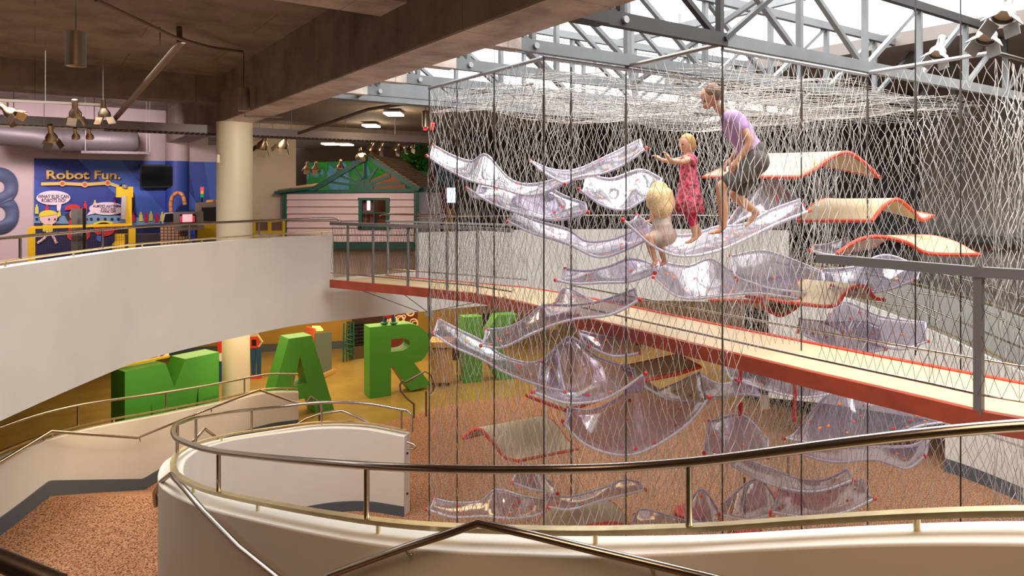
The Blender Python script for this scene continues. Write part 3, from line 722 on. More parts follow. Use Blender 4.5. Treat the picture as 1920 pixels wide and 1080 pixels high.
# ================================================================== SHEETS AND PANELS
def loft(name, A, YA, B, YB, m, th, label, cat, group, rim_m, rim_r, rimname, sag=0, n=34, mm=10):
    def pts(L, Y):
        Y = Y if isinstance(Y, tuple) else (Y, Y); k = len(L)-1
        return [P(px, py, Y[0]+(Y[1]-Y[0])*i/k) for i, (px, py) in enumerate(L)]
    a = catmull(pts(A, YA), n); b = catmull(pts(B, YB), n)
    rnd = random.Random(len(label)); ph = rnd.uniform(0, 6)
    vs = []; uv = []; ac = 0
    for i in range(n):
        if i: ac += (a[i]-a[i-1]).length
        Lw = (b[i]-a[i]).length
        for j in range(mm+1):
            t = j/mm; p = a[i].lerp(b[i], t); p.z -= sag*math.sin(math.pi*t)*(1+.5*math.sin(i*.3+ph)); vs.append(p); uv.append((ac, t*Lw))
    fs = [(i*(mm+1)+j, i*(mm+1)+j+1, (i+1)*(mm+1)+j+1, (i+1)*(mm+1)+j) for i in range(n-1) for j in range(mm)]
    me = bpy.data.meshes.new(name); me.from_pydata(vs, [], fs); ul = me.uv_layers.new()
    for f in me.polygons:
        f.use_smooth = True
        for li in f.loop_indices: ul.data[li].uv = (uv[me.loops[li].vertex_index][0]+ph, uv[me.loops[li].vertex_index][1])
    me.materials.append(m)
    c = sum(vs, Vector())/len(vs)
    rt = empty(name, c, label, cat, group)
    o = bpy.data.objects.new('surface', me); C.objects.link(o); o.parent = rt; o.matrix_parent_inverse = Matrix.Translation(c).inverted()
    sd = o.modifiers.new('thick', 'SOLIDIFY'); sd.thickness = th; sd.offset = 0
    loop = [vs[i*(mm+1)] for i in range(n)]+[vs[(n-1)*(mm+1)+j] for j in range(1, mm+1)]+[vs[i*(mm+1)+mm] for i in range(n-2, -1, -1)]+[vs[j] for j in range(mm-1, -1, -1)]
    MB().tube(loop, rim_r, 8).build(rimname, rim_m, rt)
    corners = [vs[0], vs[mm], vs[(n-1)*(mm+1)], vs[(n-1)*(mm+1)+mm], vs[(n//2)*(mm+1)]]
    for q in corners[:3] if cat == 'platform' else corners[2:4]:
        MB().ell(q, .024, 10, 6).build('connector', mat('connector_red', (.6, .03, .02), .3), rt)
    return rt
sheets = [
 ('clear wavy platform highest at the left, jutting past the net edge', [(800, 292), (835, 315), (880, 338), (935, 352), (1000, 366), (1078, 336)], (8.9, 7.9), [(812, 272), (850, 292), (885, 302), (912, 290), (955, 335), (1000, 345), (1072, 328)], (9.3, 8.5), .06),
 ('clear wavy platform rising to a white glossy tip right of the top left one', [(1060, 345), (1085, 332), (1130, 325), (1170, 308), (1212, 278)], 7.6, [(995, 302), (1035, 318), (1080, 318), (1140, 292), (1200, 262)], 8.4, .05),
 ('clear platform sagging below the top left one', [(875, 352), (930, 385), (1005, 408), (1055, 412), (1103, 398)], (8.5, 7.7), [(900, 342), (960, 352), (1010, 345), (1060, 368), (1098, 382)], (9.0, 8.4), .10),
 ('long clear wave running down from the left toward the crouching child', [(952, 415), (1000, 438), (1060, 455), (1120, 482), (1170, 470), (1222, 445)], (8.2, 7.7), [(965, 398), (1010, 415), (1065, 430), (1100, 452), (1150, 448), (1215, 420)], (8.8, 8.4), .06),
 ('shadowed clear platform behind the crouching child', [(1085, 355), (1130, 385), (1175, 392), (1225, 362)], 8.4, [(1100, 325), (1145, 335), (1200, 318), (1240, 335)], 9.2, .12),
 ('broad clear platform that carries the adult and the girl', [(1168, 412), (1190, 432), (1225, 462), (1275, 480), (1340, 472), (1400, 447), (1455, 420), (1518, 395)], (7.1, 7.4), [(1195, 404), (1225, 425), (1265, 440), (1305, 438), (1345, 425), (1395, 420), (1450, 392), (1500, 374)], (8.0, 8.2), .07),
 ('clear hump rising behind the adult', [(1350, 440), (1385, 415), (1420, 402), (1460, 400), (1505, 385)], 8.3, [(1380, 395), (1410, 365), (1440, 338), (1470, 350), (1500, 378)], 9.0, .0),
 ('lilac clear platform left of the dangling leg', [(1042, 525), (1080, 532), (1130, 530), (1180, 528), (1228, 512)], (7.7, 7.4), [(1060, 504), (1100, 508), (1140, 500), (1185, 485), (1235, 500)], (8.3, 8.2), .05),
 ('large pale clear wave directly under the people platform', [(1225, 520), (1262, 552), (1300, 560), (1350, 555), (1420, 550), (1500, 560)], (8.9, 9.3), [(1235, 490), (1290, 498), (1332, 485), (1375, 510), (1430, 520), (1500, 515)], (9.6, 9.9), .05),
 ('bright clear sheet sloping down behind the start of the right railing', [(1380, 520), (1440, 540), (1500, 548), (1560, 552), (1625, 548)], 9.3, [(1370, 480), (1430, 470), (1490, 488), (1550, 512), (1620, 525)], 10, .05),
 ('dotted clear platform between the two lower orange arches at right', [(1560, 535), (1610, 548), (1660, 545), (1715, 525)], 8.9, [(1540, 505), (1600, 500), (1660, 478), (1725, 500)], 9.7, .12),
 ('clear diagonal platform climbing to the right before the bridge', [(902, 648), (940, 652), (985, 632), (1030, 612), (1080, 598), (1145, 590), (1200, 562)], (7.8, 7.2), [(912, 618), (950, 614), (985, 598), (1018, 573), (1070, 572), (1125, 565), (1190, 542)], (8.5, 8.0), .04),
 ('small clear peak behind the diagonal platform on the bridge side', [(1040, 570), (1070, 572), (1112, 568)], 8.3, [(1045, 562), (1062, 540), (1108, 562)], 8.8, 0),
 ('long clear platform hanging at the left edge before the green letters', [(812, 625), (850, 650), (900, 672), (950, 700), (1010, 722), (1060, 735)], (8.9, 7.6), [(822, 598), (860, 618), (905, 640), (945, 668), (1000, 680), (1045, 655)], (9.3, 8.3), .05),
 ('clear wave with a white crest joined right of the left edge platform', [(1000, 735), (1060, 755), (1120, 752), (1160, 735), (1210, 700)], (7.6, 7.3), [(1015, 680), (1045, 650), (1072, 632), (1120, 668), (1190, 692)], (8.4, 8.2), .16),
 ('dark dotted clear platform hanging under the bridge beam', [(1105, 650), (1150, 668), (1200, 662)], 8.0, [(1085, 620), (1140, 632), (1200, 640)], 8.6, .06),
 ('big clear sling with a bright white reflection in the lower middle', [(1055, 790), (1090, 828), (1140, 850), (1188, 852), (1240, 830), (1295, 790), (1330, 745)], (7.7, 7.1), [(1065, 765), (1110, 768), (1160, 745), (1205, 715), (1250, 742), (1290, 752), (1325, 748)], (8.5, 8.2), .10),
 ('dark edged clear wave right of the big sling', [(1200, 720), (1255, 748), (1325, 752)], 7.8, [(1230, 735), (1270, 718), (1312, 698)], 8.5, .02),
 ('clear crest behind the white paper note', [(1315, 745), (1350, 745), (1400, 740), (1432, 745)], 8.0, [(1310, 702), (1350, 720), (1400, 715), (1425, 738)], 8.8, .03),
 ('brownish clear sheet hanging under the bridge at the centre right', [(1380, 712), (1440, 732), (1500, 745), (1560, 738), (1620, 722)], 8.6, [(1360, 688), (1420, 698), (1490, 712), (1530, 715), (1590, 695)], 9.4, .05),
 ('crumpled clear sheet with two white patches at the lower right', [(1470, 822), (1520, 830), (1580, 838), (1650, 830), (1720, 800), (1790, 790)], 7.9, [(1500, 800), (1552, 740), (1590, 730), (1630, 752), (1700, 752), (1785, 768)], 8.8, .06),
 ('clear peaked sheet in the middle above the near rail', [(1320, 850), (1380, 862), (1440, 858)], 7.8, [(1330, 790), (1390, 778), (1440, 825)], 8.6, .02),
 ('clear sheet hanging below the near rail at the right', [(1480, 845), (1560, 866), (1640, 862), (1700, 878), (1735, 855)], 8.2, [(1500, 830), (1570, 840), (1640, 838), (1710, 835), (1740, 820)], 9.0, .03),
 ('slim clear sheet swooping below the near rail at centre', [(1360, 865), (1420, 898), (1480, 918), (1540, 920), (1600, 900)], 8.0, [(1390, 858), (1450, 880), (1500, 898), (1545, 900), (1590, 880)], 8.6, .03),
 ('small clear bit of sheet arching left of the near post at bottom', [(960, 905), (1000, 918), (1045, 925)], 8.4, [(975, 870), (1000, 880), (1035, 905)], 8.9, .0),
 ('dark clear platform lying lowest at the bottom left', [(800, 955), (850, 970), (905, 968), (960, 972), (1010, 965), (1028, 950)], (9.0, 8.0), [(815, 935), (850, 942), (900, 940), (930, 918), (980, 930), (1025, 938)], (9.6, 8.8), .03),
 ('clear wave rising right over the orange arch at the bottom', [(1025, 950), (1070, 955), (1130, 938), (1170, 928), (1210, 918)], 7.9, [(1025, 932), (1075, 930), (1130, 915), (1170, 900), (1200, 905)], 8.6, .03),
 ('clear wave along the bottom just right of the orange arch', [(1180, 985), (1230, 985), (1290, 985)], 8.2, [(1190, 965), (1210, 955), (1290, 978)], 8.8, .02),
 ('clear bump by the near post at the bottom', [(1290, 970), (1320, 985), (1350, 975)], 7.8, [(1295, 935), (1318, 918), (1345, 955)], 8.4, .0),
 ('clear tent shaped sheet at the bottom right of the near post', [(1350, 965), (1400, 975), (1445, 965)], 7.8, [(1355, 945), (1418, 897), (1455, 935)], 8.6, .05),
 ('rightmost clear tent shaped sheet along the bottom', [(1445, 960), (1520, 970), (1585, 960), (1640, 935)], 7.8, [(1462, 920), (1510, 918), (1570, 912), (1618, 898)], 8.6, .06),
 ('grey dotted clear sheet beyond the bridge deck', [(1495, 622), (1560, 650), (1620, 660), (1660, 655)], 8.9, [(1500, 598), (1560, 604), (1620, 602), (1650, 612)], 9.6, .02),
 ('grey dotted clear sheet with a tall peak beyond the bridge', [(1545, 605), (1620, 640), (1690, 655), (1740, 640)], 9.6, [(1555, 590), (1585, 566), (1650, 592), (1735, 605)], 10.2, .02),
 ('small clear sheet high behind the right railing top', [(1520, 470), (1560, 478), (1600, 470)], 8.4, [(1525, 460), (1550, 458), (1590, 445)], 8.9, .03),
]
for lab, A, YA, B, YB, sg in sheets:
    loft('clear_platform', A, YA, B, YB, PVC, .012, lab, 'platform', 'clear wavy climbing platforms', RIM, .015, 'rim', sg)
panels = [
 ('long cream panel with an arched orange edge high behind the adult', [(1500, 332), (1530, 316), (1560, 295), (1590, 286), (1620, 305), (1647, 331)], 8.3, [(1318, 332), (1350, 318), (1385, 300), (1420, 291), (1470, 291), (1500, 300)], 9.4),
 ('second cream panel with an orange arch, below the highest one', [(1635, 414), (1658, 386), (1682, 374), (1708, 392), (1728, 412), (1748, 405)], 8.4, [(1495, 414), (1520, 388), (1545, 375), (1575, 376), (1600, 378), (1625, 380)], 9.2),
 ('cream panel with a long low orange arch above the right railing', [(1570, 475), (1610, 450), (1650, 444), (1700, 455), (1740, 475), (1835, 478)], 7.9, [(1640, 462), (1665, 446), (1710, 443), (1750, 444), (1790, 455), (1822, 472)], 8.8),
 ('cream panel with an orange edge curling below the railing middle', [(1485, 568), (1560, 574), (1582, 552), (1602, 537), (1622, 538), (1640, 558), (1658, 562)], 8.8, [(1400, 556), (1455, 560), (1480, 545), (1500, 528), (1520, 528), (1540, 545), (1560, 550)], 9.6),
 ('cream panel dipping like a bowl left of the curled one', [(1425, 565), (1440, 580), (1462, 592), (1485, 582), (1505, 566)], 9.3, [(1330, 563), (1360, 562), (1390, 560), (1430, 556), (1470, 562)], 9.9),
 ('flat cream panel with an orange edge just under the bridge beam', [(1197, 718), (1215, 712), (1265, 702), (1312, 688)], 7.9, [(1165, 688), (1190, 684), (1235, 674), (1272, 666)], 8.6),
 ('cream panel with a pink orange s curved edge lying at lower left', [(868, 822), (885, 808), (902, 806), (925, 832), (948, 858), (972, 864)], 9.6, [(960, 800), (985, 788), (1020, 782), (1042, 796), (1062, 824), (1082, 842)], 10.8),
 ('cream panel with a straight bright orange edge left of the big sling', [(988, 742), (1012, 751), (1038, 761), (1062, 770)], 8.8, [(1040, 728), (1065, 734), (1095, 742), (1125, 750)], 9.6),
 ('cream panel with an orange arch at the very bottom centre', [(1080, 992), (1110, 985), (1150, 982), (1185, 990)], 8.2, [(1000, 990), (1040, 950), (1100, 934), (1150, 945), (1178, 985)], 9.0),
]
for lab, A, YA, B, YB in panels:
    loft('cream_panel', A, YA, B, YB, CREAM, .035, lab, 'panel', 'cream climbing panels with orange edges', ORED, .024, 'edge_trim', 0, 30, 8)
# paper note, red straps
tag(MB().prism([P(1424, 742, 7.9), P(1442, 741, 7.85), P(1444, 766, 7.85), P(1426, 769, 7.9)], W3(0, .006, 0)).build('paper_note', WHITEP), 'small white paper note hanging on the net', 'sign')
for i, (px, y0, y1) in enumerate([(1389, 690, 722), (1491, 705, 790), (1389, 755, 782)]):
    tag(MB().tube([P(px, y0, 8.6), P(px-2, y1, 8.6)], .025, 8).build('red_strap', mat('strap_red', (.5, .02, .015), .6)), ['short red strap hanging under the bridge beam', 'long red strap hanging right of the paper note', 'red strap low beside the peaked sheet'][i], 'strap')
for i, (px, py) in enumerate([(1293, 888), (1478, 908), (1396, 935), (1297, 600)][:3]):
    p = P(px, py, [11, 11.5, 10.5][i]); rt = empty('red_drum', (p.x, p.y, .02), ['red round pad on the carpet left behind the near post', 'red round pad on the carpet at centre right', 'red round pad on the carpet under the tent sheet'][i], 'pad')
    MB().tube([(p.x, p.y, .02), (p.x, p.y, .16)], .24, 24).build('pad', mat('pad_red', (.35, .02, .02), .5), rt); MB().tube([(p.x, p.y, .16), (p.x, p.y, .9)], .018, 8).build('stem', DSTEEL, rt)
#SECTION2
# ================================================================== GREEN LETTERS
def letter(name, polys, O, R_, h, back, label):
    cu = bpy.data.curves.new('l', 'CURVE'); cu.dimensions = '2D'; cu.fill_mode = 'BOTH'
    for pl in polys:
        sp_ = cu.splines.new('POLY'); sp_.points.add(len(pl)-1); sp_.use_cyclic_u = True
        for q, (x, y) in zip(sp_.points, pl): q.co = (x, y, 0, 1)
    ob = bpy.data.objects.new('l', cu); C.objects.link(ob)
    dg = bpy.context.evaluated_depsgraph_get(); me = bpy.data.meshes.new_from_object(ob.evaluated_get(dg)); bpy.data.objects.remove(ob)
    O, R_, back = Vector(O), Vector(R_), Vector(back); bm = bmesh.new(); bm.from_mesh(me)
    bmesh.ops.remove_doubles(bm, verts=bm.verts, dist=1e-5)
    xs = max(v.co.x for v in bm.verts)
    for v in bm.verts: v.co = (R_-O)*(v.co.x/xs)+Vector((0, 0, v.co.y*h))
    r = bmesh.ops.extrude_face_region(bm, geom=bm.faces[:])
    for v in r['geom']:
        if isinstance(v, bmesh.types.BMVert): v.co += back
    bmesh.ops.recalc_face_normals(bm, faces=bm.faces); bm.to_mesh(me); bm.free(); me.materials.clear(); me.materials.append(GREEN)
    o = bpy.data.objects.new(name, me); C.objects.link(o); o.location = O
    return tag(o, label, 'letter', 'giant green standing letters')
def arc(cx, cy, rx, ry, a0, a1, n=14): return [(cx+rx*math.cos(math.radians(a0+(a1-a0)*i/n)), cy+ry*math.sin(math.radians(a0+(a1-a0)*i/n))) for i in range(n+1)]
Mp = [[(0, 0), (0, 1), (.42, 1), (.52, .72), (.64, 1), (1.04, 1), (1.04, 0), (.80, 0), (.79, .68), (.70, 0), (.36, 0), (.27, .60), (.26, 0)]]
Ap = [[(0, 0), (.34, 1), (.68, 1), (1.02, 0), (.74, 0), (.67, .22), (.33, .22), (.27, 0)], [(.40, .40), (.61, .40), (.505, .76)]]
Rp = [[(0, 0), (0, 1), (.58, 1)]+arc(.58, .68, .40, .32, 90, -50)+[(.72, .42), (1, .08), (.94, .05), (.66, .02), (.38, .42), (.34, .42), (.34, 0)], [(.34, .62), (.34, .80)]+arc(.50, .71, .15, .09, 90, -90, 10)]
Kp = [[(0, 0), (0, 1), (.34, 1), (.34, .62), (.62, 1), (1, 1), (.66, .55), (1, 0), (.64, 0), (.42, .38), (.34, .30), (.34, 0)]]
letter('letter_m', Mp, W3(-7.26, 13.0, .002), W3(-6.17, 14.6, 0), 1.85, W3(-.42, .28, 0), 'giant green letter M, leftmost, half hidden by the ramp wall')
letter('letter_a', Ap, W3(-5.55, 15.55, .002), W3(-4.27, 16.65, 0), 1.85, W3(-.32, .38, 0), 'giant green letter A between the warm column and the R')
letter('letter_r', Rp, W3(-3.59, 17.5, .002), W3(-2.15, 18.33, 0), 1.80, W3(-.23, .40, 0), 'giant green letter R with a toy figure standing on top')
letter('letter_k', Kp, W3(-1.32, 18.9, .002), W3(.15, 19.4, 0), 1.80, W3(-.15, .40, 0), 'giant green letter K seen through the net')
# red and white sign on the M
sg = empty('banner_sign', W3(-7.5, 13.3, 1.87), 'white banner with red numerals leaning on top of the M', 'sign')
a0, a1 = W3(-7.62, 13.0, 1.87), W3(-6.95, 14.05, 1.87)
MB().prism([a0, a1, a1+Vector((0, 0, .55)), a0+Vector((0, 0, .55))], W3(-.03, .02, 0)).build('board', mat('sign_cream', (.8, .72, .6), .5), sg)
MB().prism([a0+W3(.02, -.01, 0), a1+W3(.02, -.01, 0), a1+W3(.03, -.02, .03), a0+W3(.03, -.02, .03)], Vector((0, 0, .02))).build('edging', YEL, sg)
text('20', a0+(a1-a0)*.62+W3(.012, -.008, .06), (a1-a0)*.34, (0, 0, .4), W3(.006, -.004, 0), mat('numeral_red', (.7, .02, .01), .5), 'numerals', sg, .04)
# toy figure on the R
tf = empty('toy_figure', P(732, 607, 17.75), 'small red toy figure with green shoes standing on the R', 'figure')
fz = 1.802
for dx in (-.14, .10):
    q = W3((731-960)/F*17.85+dx, 17.85, fz); MB().ell(q+Vector((0, 0, .045)), (.11, .08, .045), 14, 8).build('shoe', mat('shoe_green', (.0, .16, .05), .3), tf)
    MB().tube([q+Vector((0, 0, .06)), q+W3(-dx*.3, 0, .26)], .05, 12).build('leg', mat('toy_blue', (.01, .03, .12), .5), tf)
q = W3((731-960)/F*17.85-.02, 17.85, fz+.36); MB().ell(q, (.16, .12, .2), 16, 10).build('body', mat('toy_red', (.75, .02, .01), .4), tf)
for dx in (-.26, .22): MB().tube([q+W3(dx*.4, 0, .1), q+W3(dx, -.05, -.08)], .04, 10).build('arm', YEL, tf)
# patterned banner behind the R
pb = empty('patterned_banner', P(760, 590, 22), 'dark red banner patterned with cream rings hanging beyond the R', 'banner')
MB().prism([P(718, 560, 22), P(783, 560, 22), G(783, 22, .01), G(718, 22, .01)], W3(0, .04, 0)).build('cloth', mat('banner_maroon', (.12, .01, .01), .7), pb)
mb = MB(); rnd = random.Random(3)
for i in range(26):
    c = P(rnd.uniform(722, 780), rnd.uniform(564, 612), 21.98); r = rnd.uniform(.05, .12)
    mb.tube([c+W3(r*math.cos(k*math.pi/8), 0, r*math.sin(k*math.pi/8)) for k in range(17)], .02, 6)
mb.build('ring_pattern', mat('ring_cream', (.7, .5, .3), .6), pb)
tag(MB().prism([P(660, 560, 23), P(717, 560, 23), P(717, 624, 23), P(660, 624, 23)], W3(0, .1, 0)).build('dark_screen', mat('maroon_board', (.05, .012, .01), .7)), 'dark maroon board beyond the gap between the A and the R', 'board')
# robot cutout by the column, partition, cabinet, shopping carts
rb = empty('robot_figure', G(478, 19.5, 0), 'red and blue cut-out robot figure right of the warm column', 'figure')
RB = mat('robot_blue', (.01, .06, .16), .5); RR = mat('robot_red', (.65, .03, .02), .5)
for px in (474, 484): MB().prism([P(px-4, 655, 19.4), P(px+5, 655, 19.4), G(px+4, 19.4, .06), G(px-3, 19.4, .06)], W3(0, .06, 0)).build('leg', RB, rb); MB().prism([G(px-5, 19.38, .10), G(px+5, 19.38, .10), G(px+5, 19.38, .0), G(px-5, 19.38, 0)], W3(0, .1, 0)).build('foot', RR, rb)
MB().prism([P(466, 633, 19.4), P(484, 631, 19.4), P(484, 652, 19.4), P(466, 653, 19.4)], W3(0, .1, 0)).build('body', RR, rb)
MB().prism([P(472, 637, 19.38), P(480, 637, 19.38), P(480, 648, 19.38), P(472, 648, 19.38)], W3(0, .02, 0)).build('gauge', BLACK, rb)
MB().prism([P(466, 622, 19.4), P(482, 620, 19.4), P(482, 631, 19.4), P(466, 632, 19.4)], W3(0, .1, 0)).build('head', CREAM, rb)
MB().tube([P(483, 628, 19.4), P(492, 641, 19.4), P(485, 650, 19.4)], .03, 8).build('arm', CREAM, rb)
rb2 = empty('robot_figure', G(412, 19.0, 0), 'second robot cut-out mostly hidden left of the warm column', 'figure')
MB().prism([P(408, 678, 19), P(419, 678, 19), G(419, 19, 0), G(408, 19, 0)], W3(0, .06, 0)).build('leg', RB, rb2)
MB().prism([P(408, 664, 19), P(419, 660, 19), P(419, 676, 19), P(412, 678, 19)], W3(0, .06, 0)).build('hand', WHITEP, rb2)
MB().prism([P(408, 642, 19), P(417, 640, 19), P(417, 662, 19), P(408, 662, 19)], W3(0, .06, 0)).build('body', RR, rb2)
pt = empty('partition_panel', G(607, 19.5, 0), 'grey green partition screen standing between the A and the R', 'partition')
MB().prism([P(592, 625, 19.2), P(622, 622, 20.0), G(622, 20.0, .12), G(592, 19.2, .12)], W3(-.04, .03, 0)).build('panel', mat('partition_grey', (.11, .14, .12), .5), pt)
MB().bar(G(590, 19.15, .06), G(624, 20.05, .06), .2, .1).build('foot', mat('pale_wood', (.5, .28, .09), .5), pt)
MB().prism([P(573, 612, 20), P(588, 616, 19.4), P(588, 664, 19.4), P(576, 650, 20)], W3(.06, .02, 0)).build('poster', mat('poster_orange', (.7, .12, .05), .5), pt)
MB().prism([P(585, 613, 19.8), P(600, 613, 19.8), P(606, 620, 19.5), P(594, 621, 19.5)], (0, 0, .03)).build('top_light', mat('lime_lamp', (.5, .9, .1), .5, emit=1.5), pt)
cb = empty('wood_cabinet', G(815, 19, 0), 'pale wooden counter cabinet right of the R', 'cabinet')
PW = mat('pale_wood', (.5, .28, .09), .5)
MB().prism([P(808, 655, 18.6), P(845, 655, 18.6), G(845, 18.6, .1), G(808, 18.6, .1)], W3(0, .6, 0)).build('body', PW, cb)
MB().prism([P(804, 642, 18.5), P(850, 642, 18.5), P(850, 652, 18.5), P(804, 652, 18.5)], W3(0, .75, 0)).build('top', PW, cb)
for px in (812, 842): MB().tube([G(px, 18.8, .0), G(px, 18.8, .1)], .03, 8).build('caster', BLACK, cb)
ct = empty('shopping_cart', G(655, 21.4, 0), 'row of nested small green shopping carts beyond the partition', 'cart')
for i in range(4):
    for dz in (.3, .45, .6, .75, .9): MB().tube([G(643+i*6, 21.2+.15*i, dz+.1*i*.3), G(660+i*5, 21.4+.15*i, dz-.1)], .02, 6).build('wire', DGREEN, ct)
    MB().tube([G(644+i*6, 21.2+.1*i, .02), G(645+i*6, 21.2+.1*i, 1.2)], .025, 6).build('upright', DGREEN, ct)
sc_ = empty('stacked_baskets', G(668, 21.8, 0), 'tall stack of dark baskets beside the green carts', 'baskets')
for i in range(7): MB().box(G(668, 21.8, .45+i*.11), (.5, .35, .05)).build('basket', BLACK, sc_)
MB().box(G(668, 21.8, .2), (.4, .3, .4)).build('stand', DSTEEL, sc_)
tag(MB().prism([G(830, 21.5, 0), G(868, 21.5, 0), P(868, 690, 21.5)+Vector((0, 0, .3)), P(850, 640, 21.5), P(835, 640, 21.5)], W3(0, .5, 0)).build('dark_shelf', mat('dark_brown_shelf', (.035, .012, .008), .6)), 'dark brown display shelf between the cabinet and the K', 'shelf')
tag(MB().prism([P(1300, 640, 22), P(1380, 640, 22), G(1380, 22, 0), G(1300, 22, 0)], W3(0, .5, 0)).build('display_case', YWALL), 'ochre display case deep in the lower hall behind the sling', 'cabinet')
tag(MB().prism([P(1500, 668, 17.5), P(1580, 660, 17.5), G(1580, 17.5, .002), G(1500, 17.5, .002)], W3(0, .3, 0)).build('pale_cabinet', WALLR), 'pale cabinet seen low under the bridge at the right', 'cabinet')
for i, px in enumerate((905, 990, 1060)):
    tag(MB().prism([P(px, 588, 22.5), P(px+55, 588, 22.5), P(px+55, 618, 22.5), P(px, 618, 22.5)], W3(0, .05, 0)).build('wall_poster', [BLACK, mat('poster_tan', (.35, .22, .1), .6), mat('poster_dark', (.06, .04, .03), .6)][i]), ['black and tan poster above the K behind the net', 'tan poster right of the K behind the net', 'dark poster right of the tan one behind the net'][i], 'poster')

# ================================================================== MURAL WALL
def wp(px, py, l=0, v0=20.088):
    v = v0-.014*l; t = (px-960)/F; Y = v/(CA-SA*t); return Vector((Y*(CA*t+SA), v, E-(py-HZ)/F*Y))
def patch(pts, l, m, name, parent, th=.012):
    q = [wp(x, y, l) for x, y in pts]; mb = MB(); mb.prism(q, (0, -th, 0)); return mb.build(name, m, parent)
def circ(cx, cy, rx, ry, n=28, a0=0, a1=360): return [(cx+rx*math.cos(math.radians(a0+(a1-a0)*i/n)), cy+ry*math.sin(math.radians(a0+(a1-a0)*i/n))) for i in range(n)]
MBL = mat('mural_blue', (.015, .035, .26), .5); MB2 = mat('mural_light_blue', (.045, .12, .50), .5); MB3 = mat('mural_mid_blue', (.025, .07, .36), .5)
NAVY = mat('mural_navy', (.006, .010, .06), .5); GOLD = mat('mural_gold', (.75, .52, .16), .5); LILAC = mat('bubble_lilac', (.80, .66, .74), .5)
mu = empty('wall_graphic', wp(270, 490), 'large blue robot themed wall graphic with comic lettering', 'mural')
patch([(64, 297), (474, 305.5), (474, 470), (64, 492)], 0, MBL, 'background', mu)
for pl, m_ in [([(145, 298.5), (226, 300.3), (345, 440), (345, 452), (296, 438)], MB2), ([(226, 300.3), (268, 301.2), (380, 440), (345, 440)], MB3), ([(268, 301.2), (315, 302), (410, 440), (380, 440)], MB2),
               ([(383, 303.5), (474, 305.5), (474, 440), (404, 440)], MB2), ([(350, 303), (383, 303.5), (404, 440), (372, 400)], MB3), ([(64, 335), (160, 400), (110, 405), (64, 408)], MB3)]:
    patch(pl, 1, m_, 'diagonal_stripe', mu)
patch([(64, 406), (200, 402), (300, 412), (300, 424), (64, 418)], 2, mat('conveyor_blue', (.16, .30, .45), .5), 'conveyor', mu)
patch([(64, 418), (300, 424), (300, 478), (64, 490)], 2, NAVY, 'lower_navy', mu)
patch([(228, 404), (240, 404), (252, 424), (220, 424)], 3, mat('conveyor_blue', (.16, .30, .45), .5), 'machine_funnel', mu)
for x in (69, 98, 108, 162, 171, 184, 197, 210, 222): patch(circ(x, 411, 3, 3, 12), 3, NAVY, 'roller', mu)
for i, (x, y, c) in enumerate([(69, 392, 0), (88, 392, 1), (160, 386, 1), (250, 407, 1), (264, 406, 0), (274, 407, 1), (283, 405, 0), (294, 407, 1), (304, 406, 0), (178, 384, 0), (215, 384, 1)]):
    h = 9; pl = [(x-3.4, y+h), (x-3.4, y-2), (x-1.5, y-6), (x-1.5, y-9), (x+1.5, y-9), (x+1.5, y-6), (x+3.4, y-2), (x+3.4, y+h)]
    patch(pl, 4, mat('bottle_'+'yr'[c], [(.62, .60, .12), (.55, .03, .08)][c], .3), 'bottle', mu)
patch(circ(100, 371, 32, 13.5), 5, LILAC, 'speech_bubble', mu); patch([(106, 376), (117, 374), (113, 396), (107, 395)], 4.5, LILAC, 'speech_bubble', mu)
patch(circ(201, 391, 34, 12), 5, LILAC, 'speech_bubble', mu); patch([(172, 392), (186, 398), (162, 404)], 4.5, LILAC, 'speech_bubble', mu)
def wtext(st, x0, y0, x1, y1, l, m, bold=0, name='lettering'):
    O = wp(x0, y1, l); U = wp(x1, y1, l)-O; V = wp(x0, y0, l)-O; return text(st, O, U, V, (0, -.012, 0), m, name, mu, bold)
wtext('Robot Fun.', 88, 320, 227, 337.5, 3, mat('letter_shadow', (.01, .015, .08), .5), .03, 'lettering_shadow')
wtext('Robot Fun.', 87, 319, 226, 336.5, 4, GOLD, .03, 'title_lettering')
wtext('WHAT ELSE CAN\nROBOTS DO?', 71, 365, 129, 379, 6, NAVY, .005)
wtext('ALMOST ANYTHING\nYOU CAN\nTHINK OF!', 174, 384, 229, 399, 6, NAVY, .005)
MB().tube([(u0, 20.1, UP), (u0, 20.1, wp(334, 302.5).z)], .284, 28).build('wrapped_pilaster', MB3, mu)
# comic robot arm
for a, b in (((77, 345), (117, 344)), ((118, 344), (160, 346)), ((160, 346), (203, 343)), ((203, 343), (226, 351))):
    patch([(a[0], a[1]-3), (b[0], b[1]-3), (b[0], b[1]+3), (a[0], a[1]+3)], 5, GOLD, 'drawn_arm', mu)
for x, y in ((117, 344), (159, 346), (202, 343)):
    patch(circ(x, y, 6, 5.5, 18), 6, GOLD, 'drawn_joint', mu); patch(circ(x, y, 3.5, 3.3, 14), 7, mat('joint_red', (.6, .1, .05), .5), 'drawn_joint', mu)
q = [wp(231+7.5*math.cos(math.radians(a)), 353+7.5*math.sin(math.radians(a)), 6) for a in range(-60, -340, -20)]
MB().tube(q, .025, 6).build('drawn_claw', NAVY, mu)
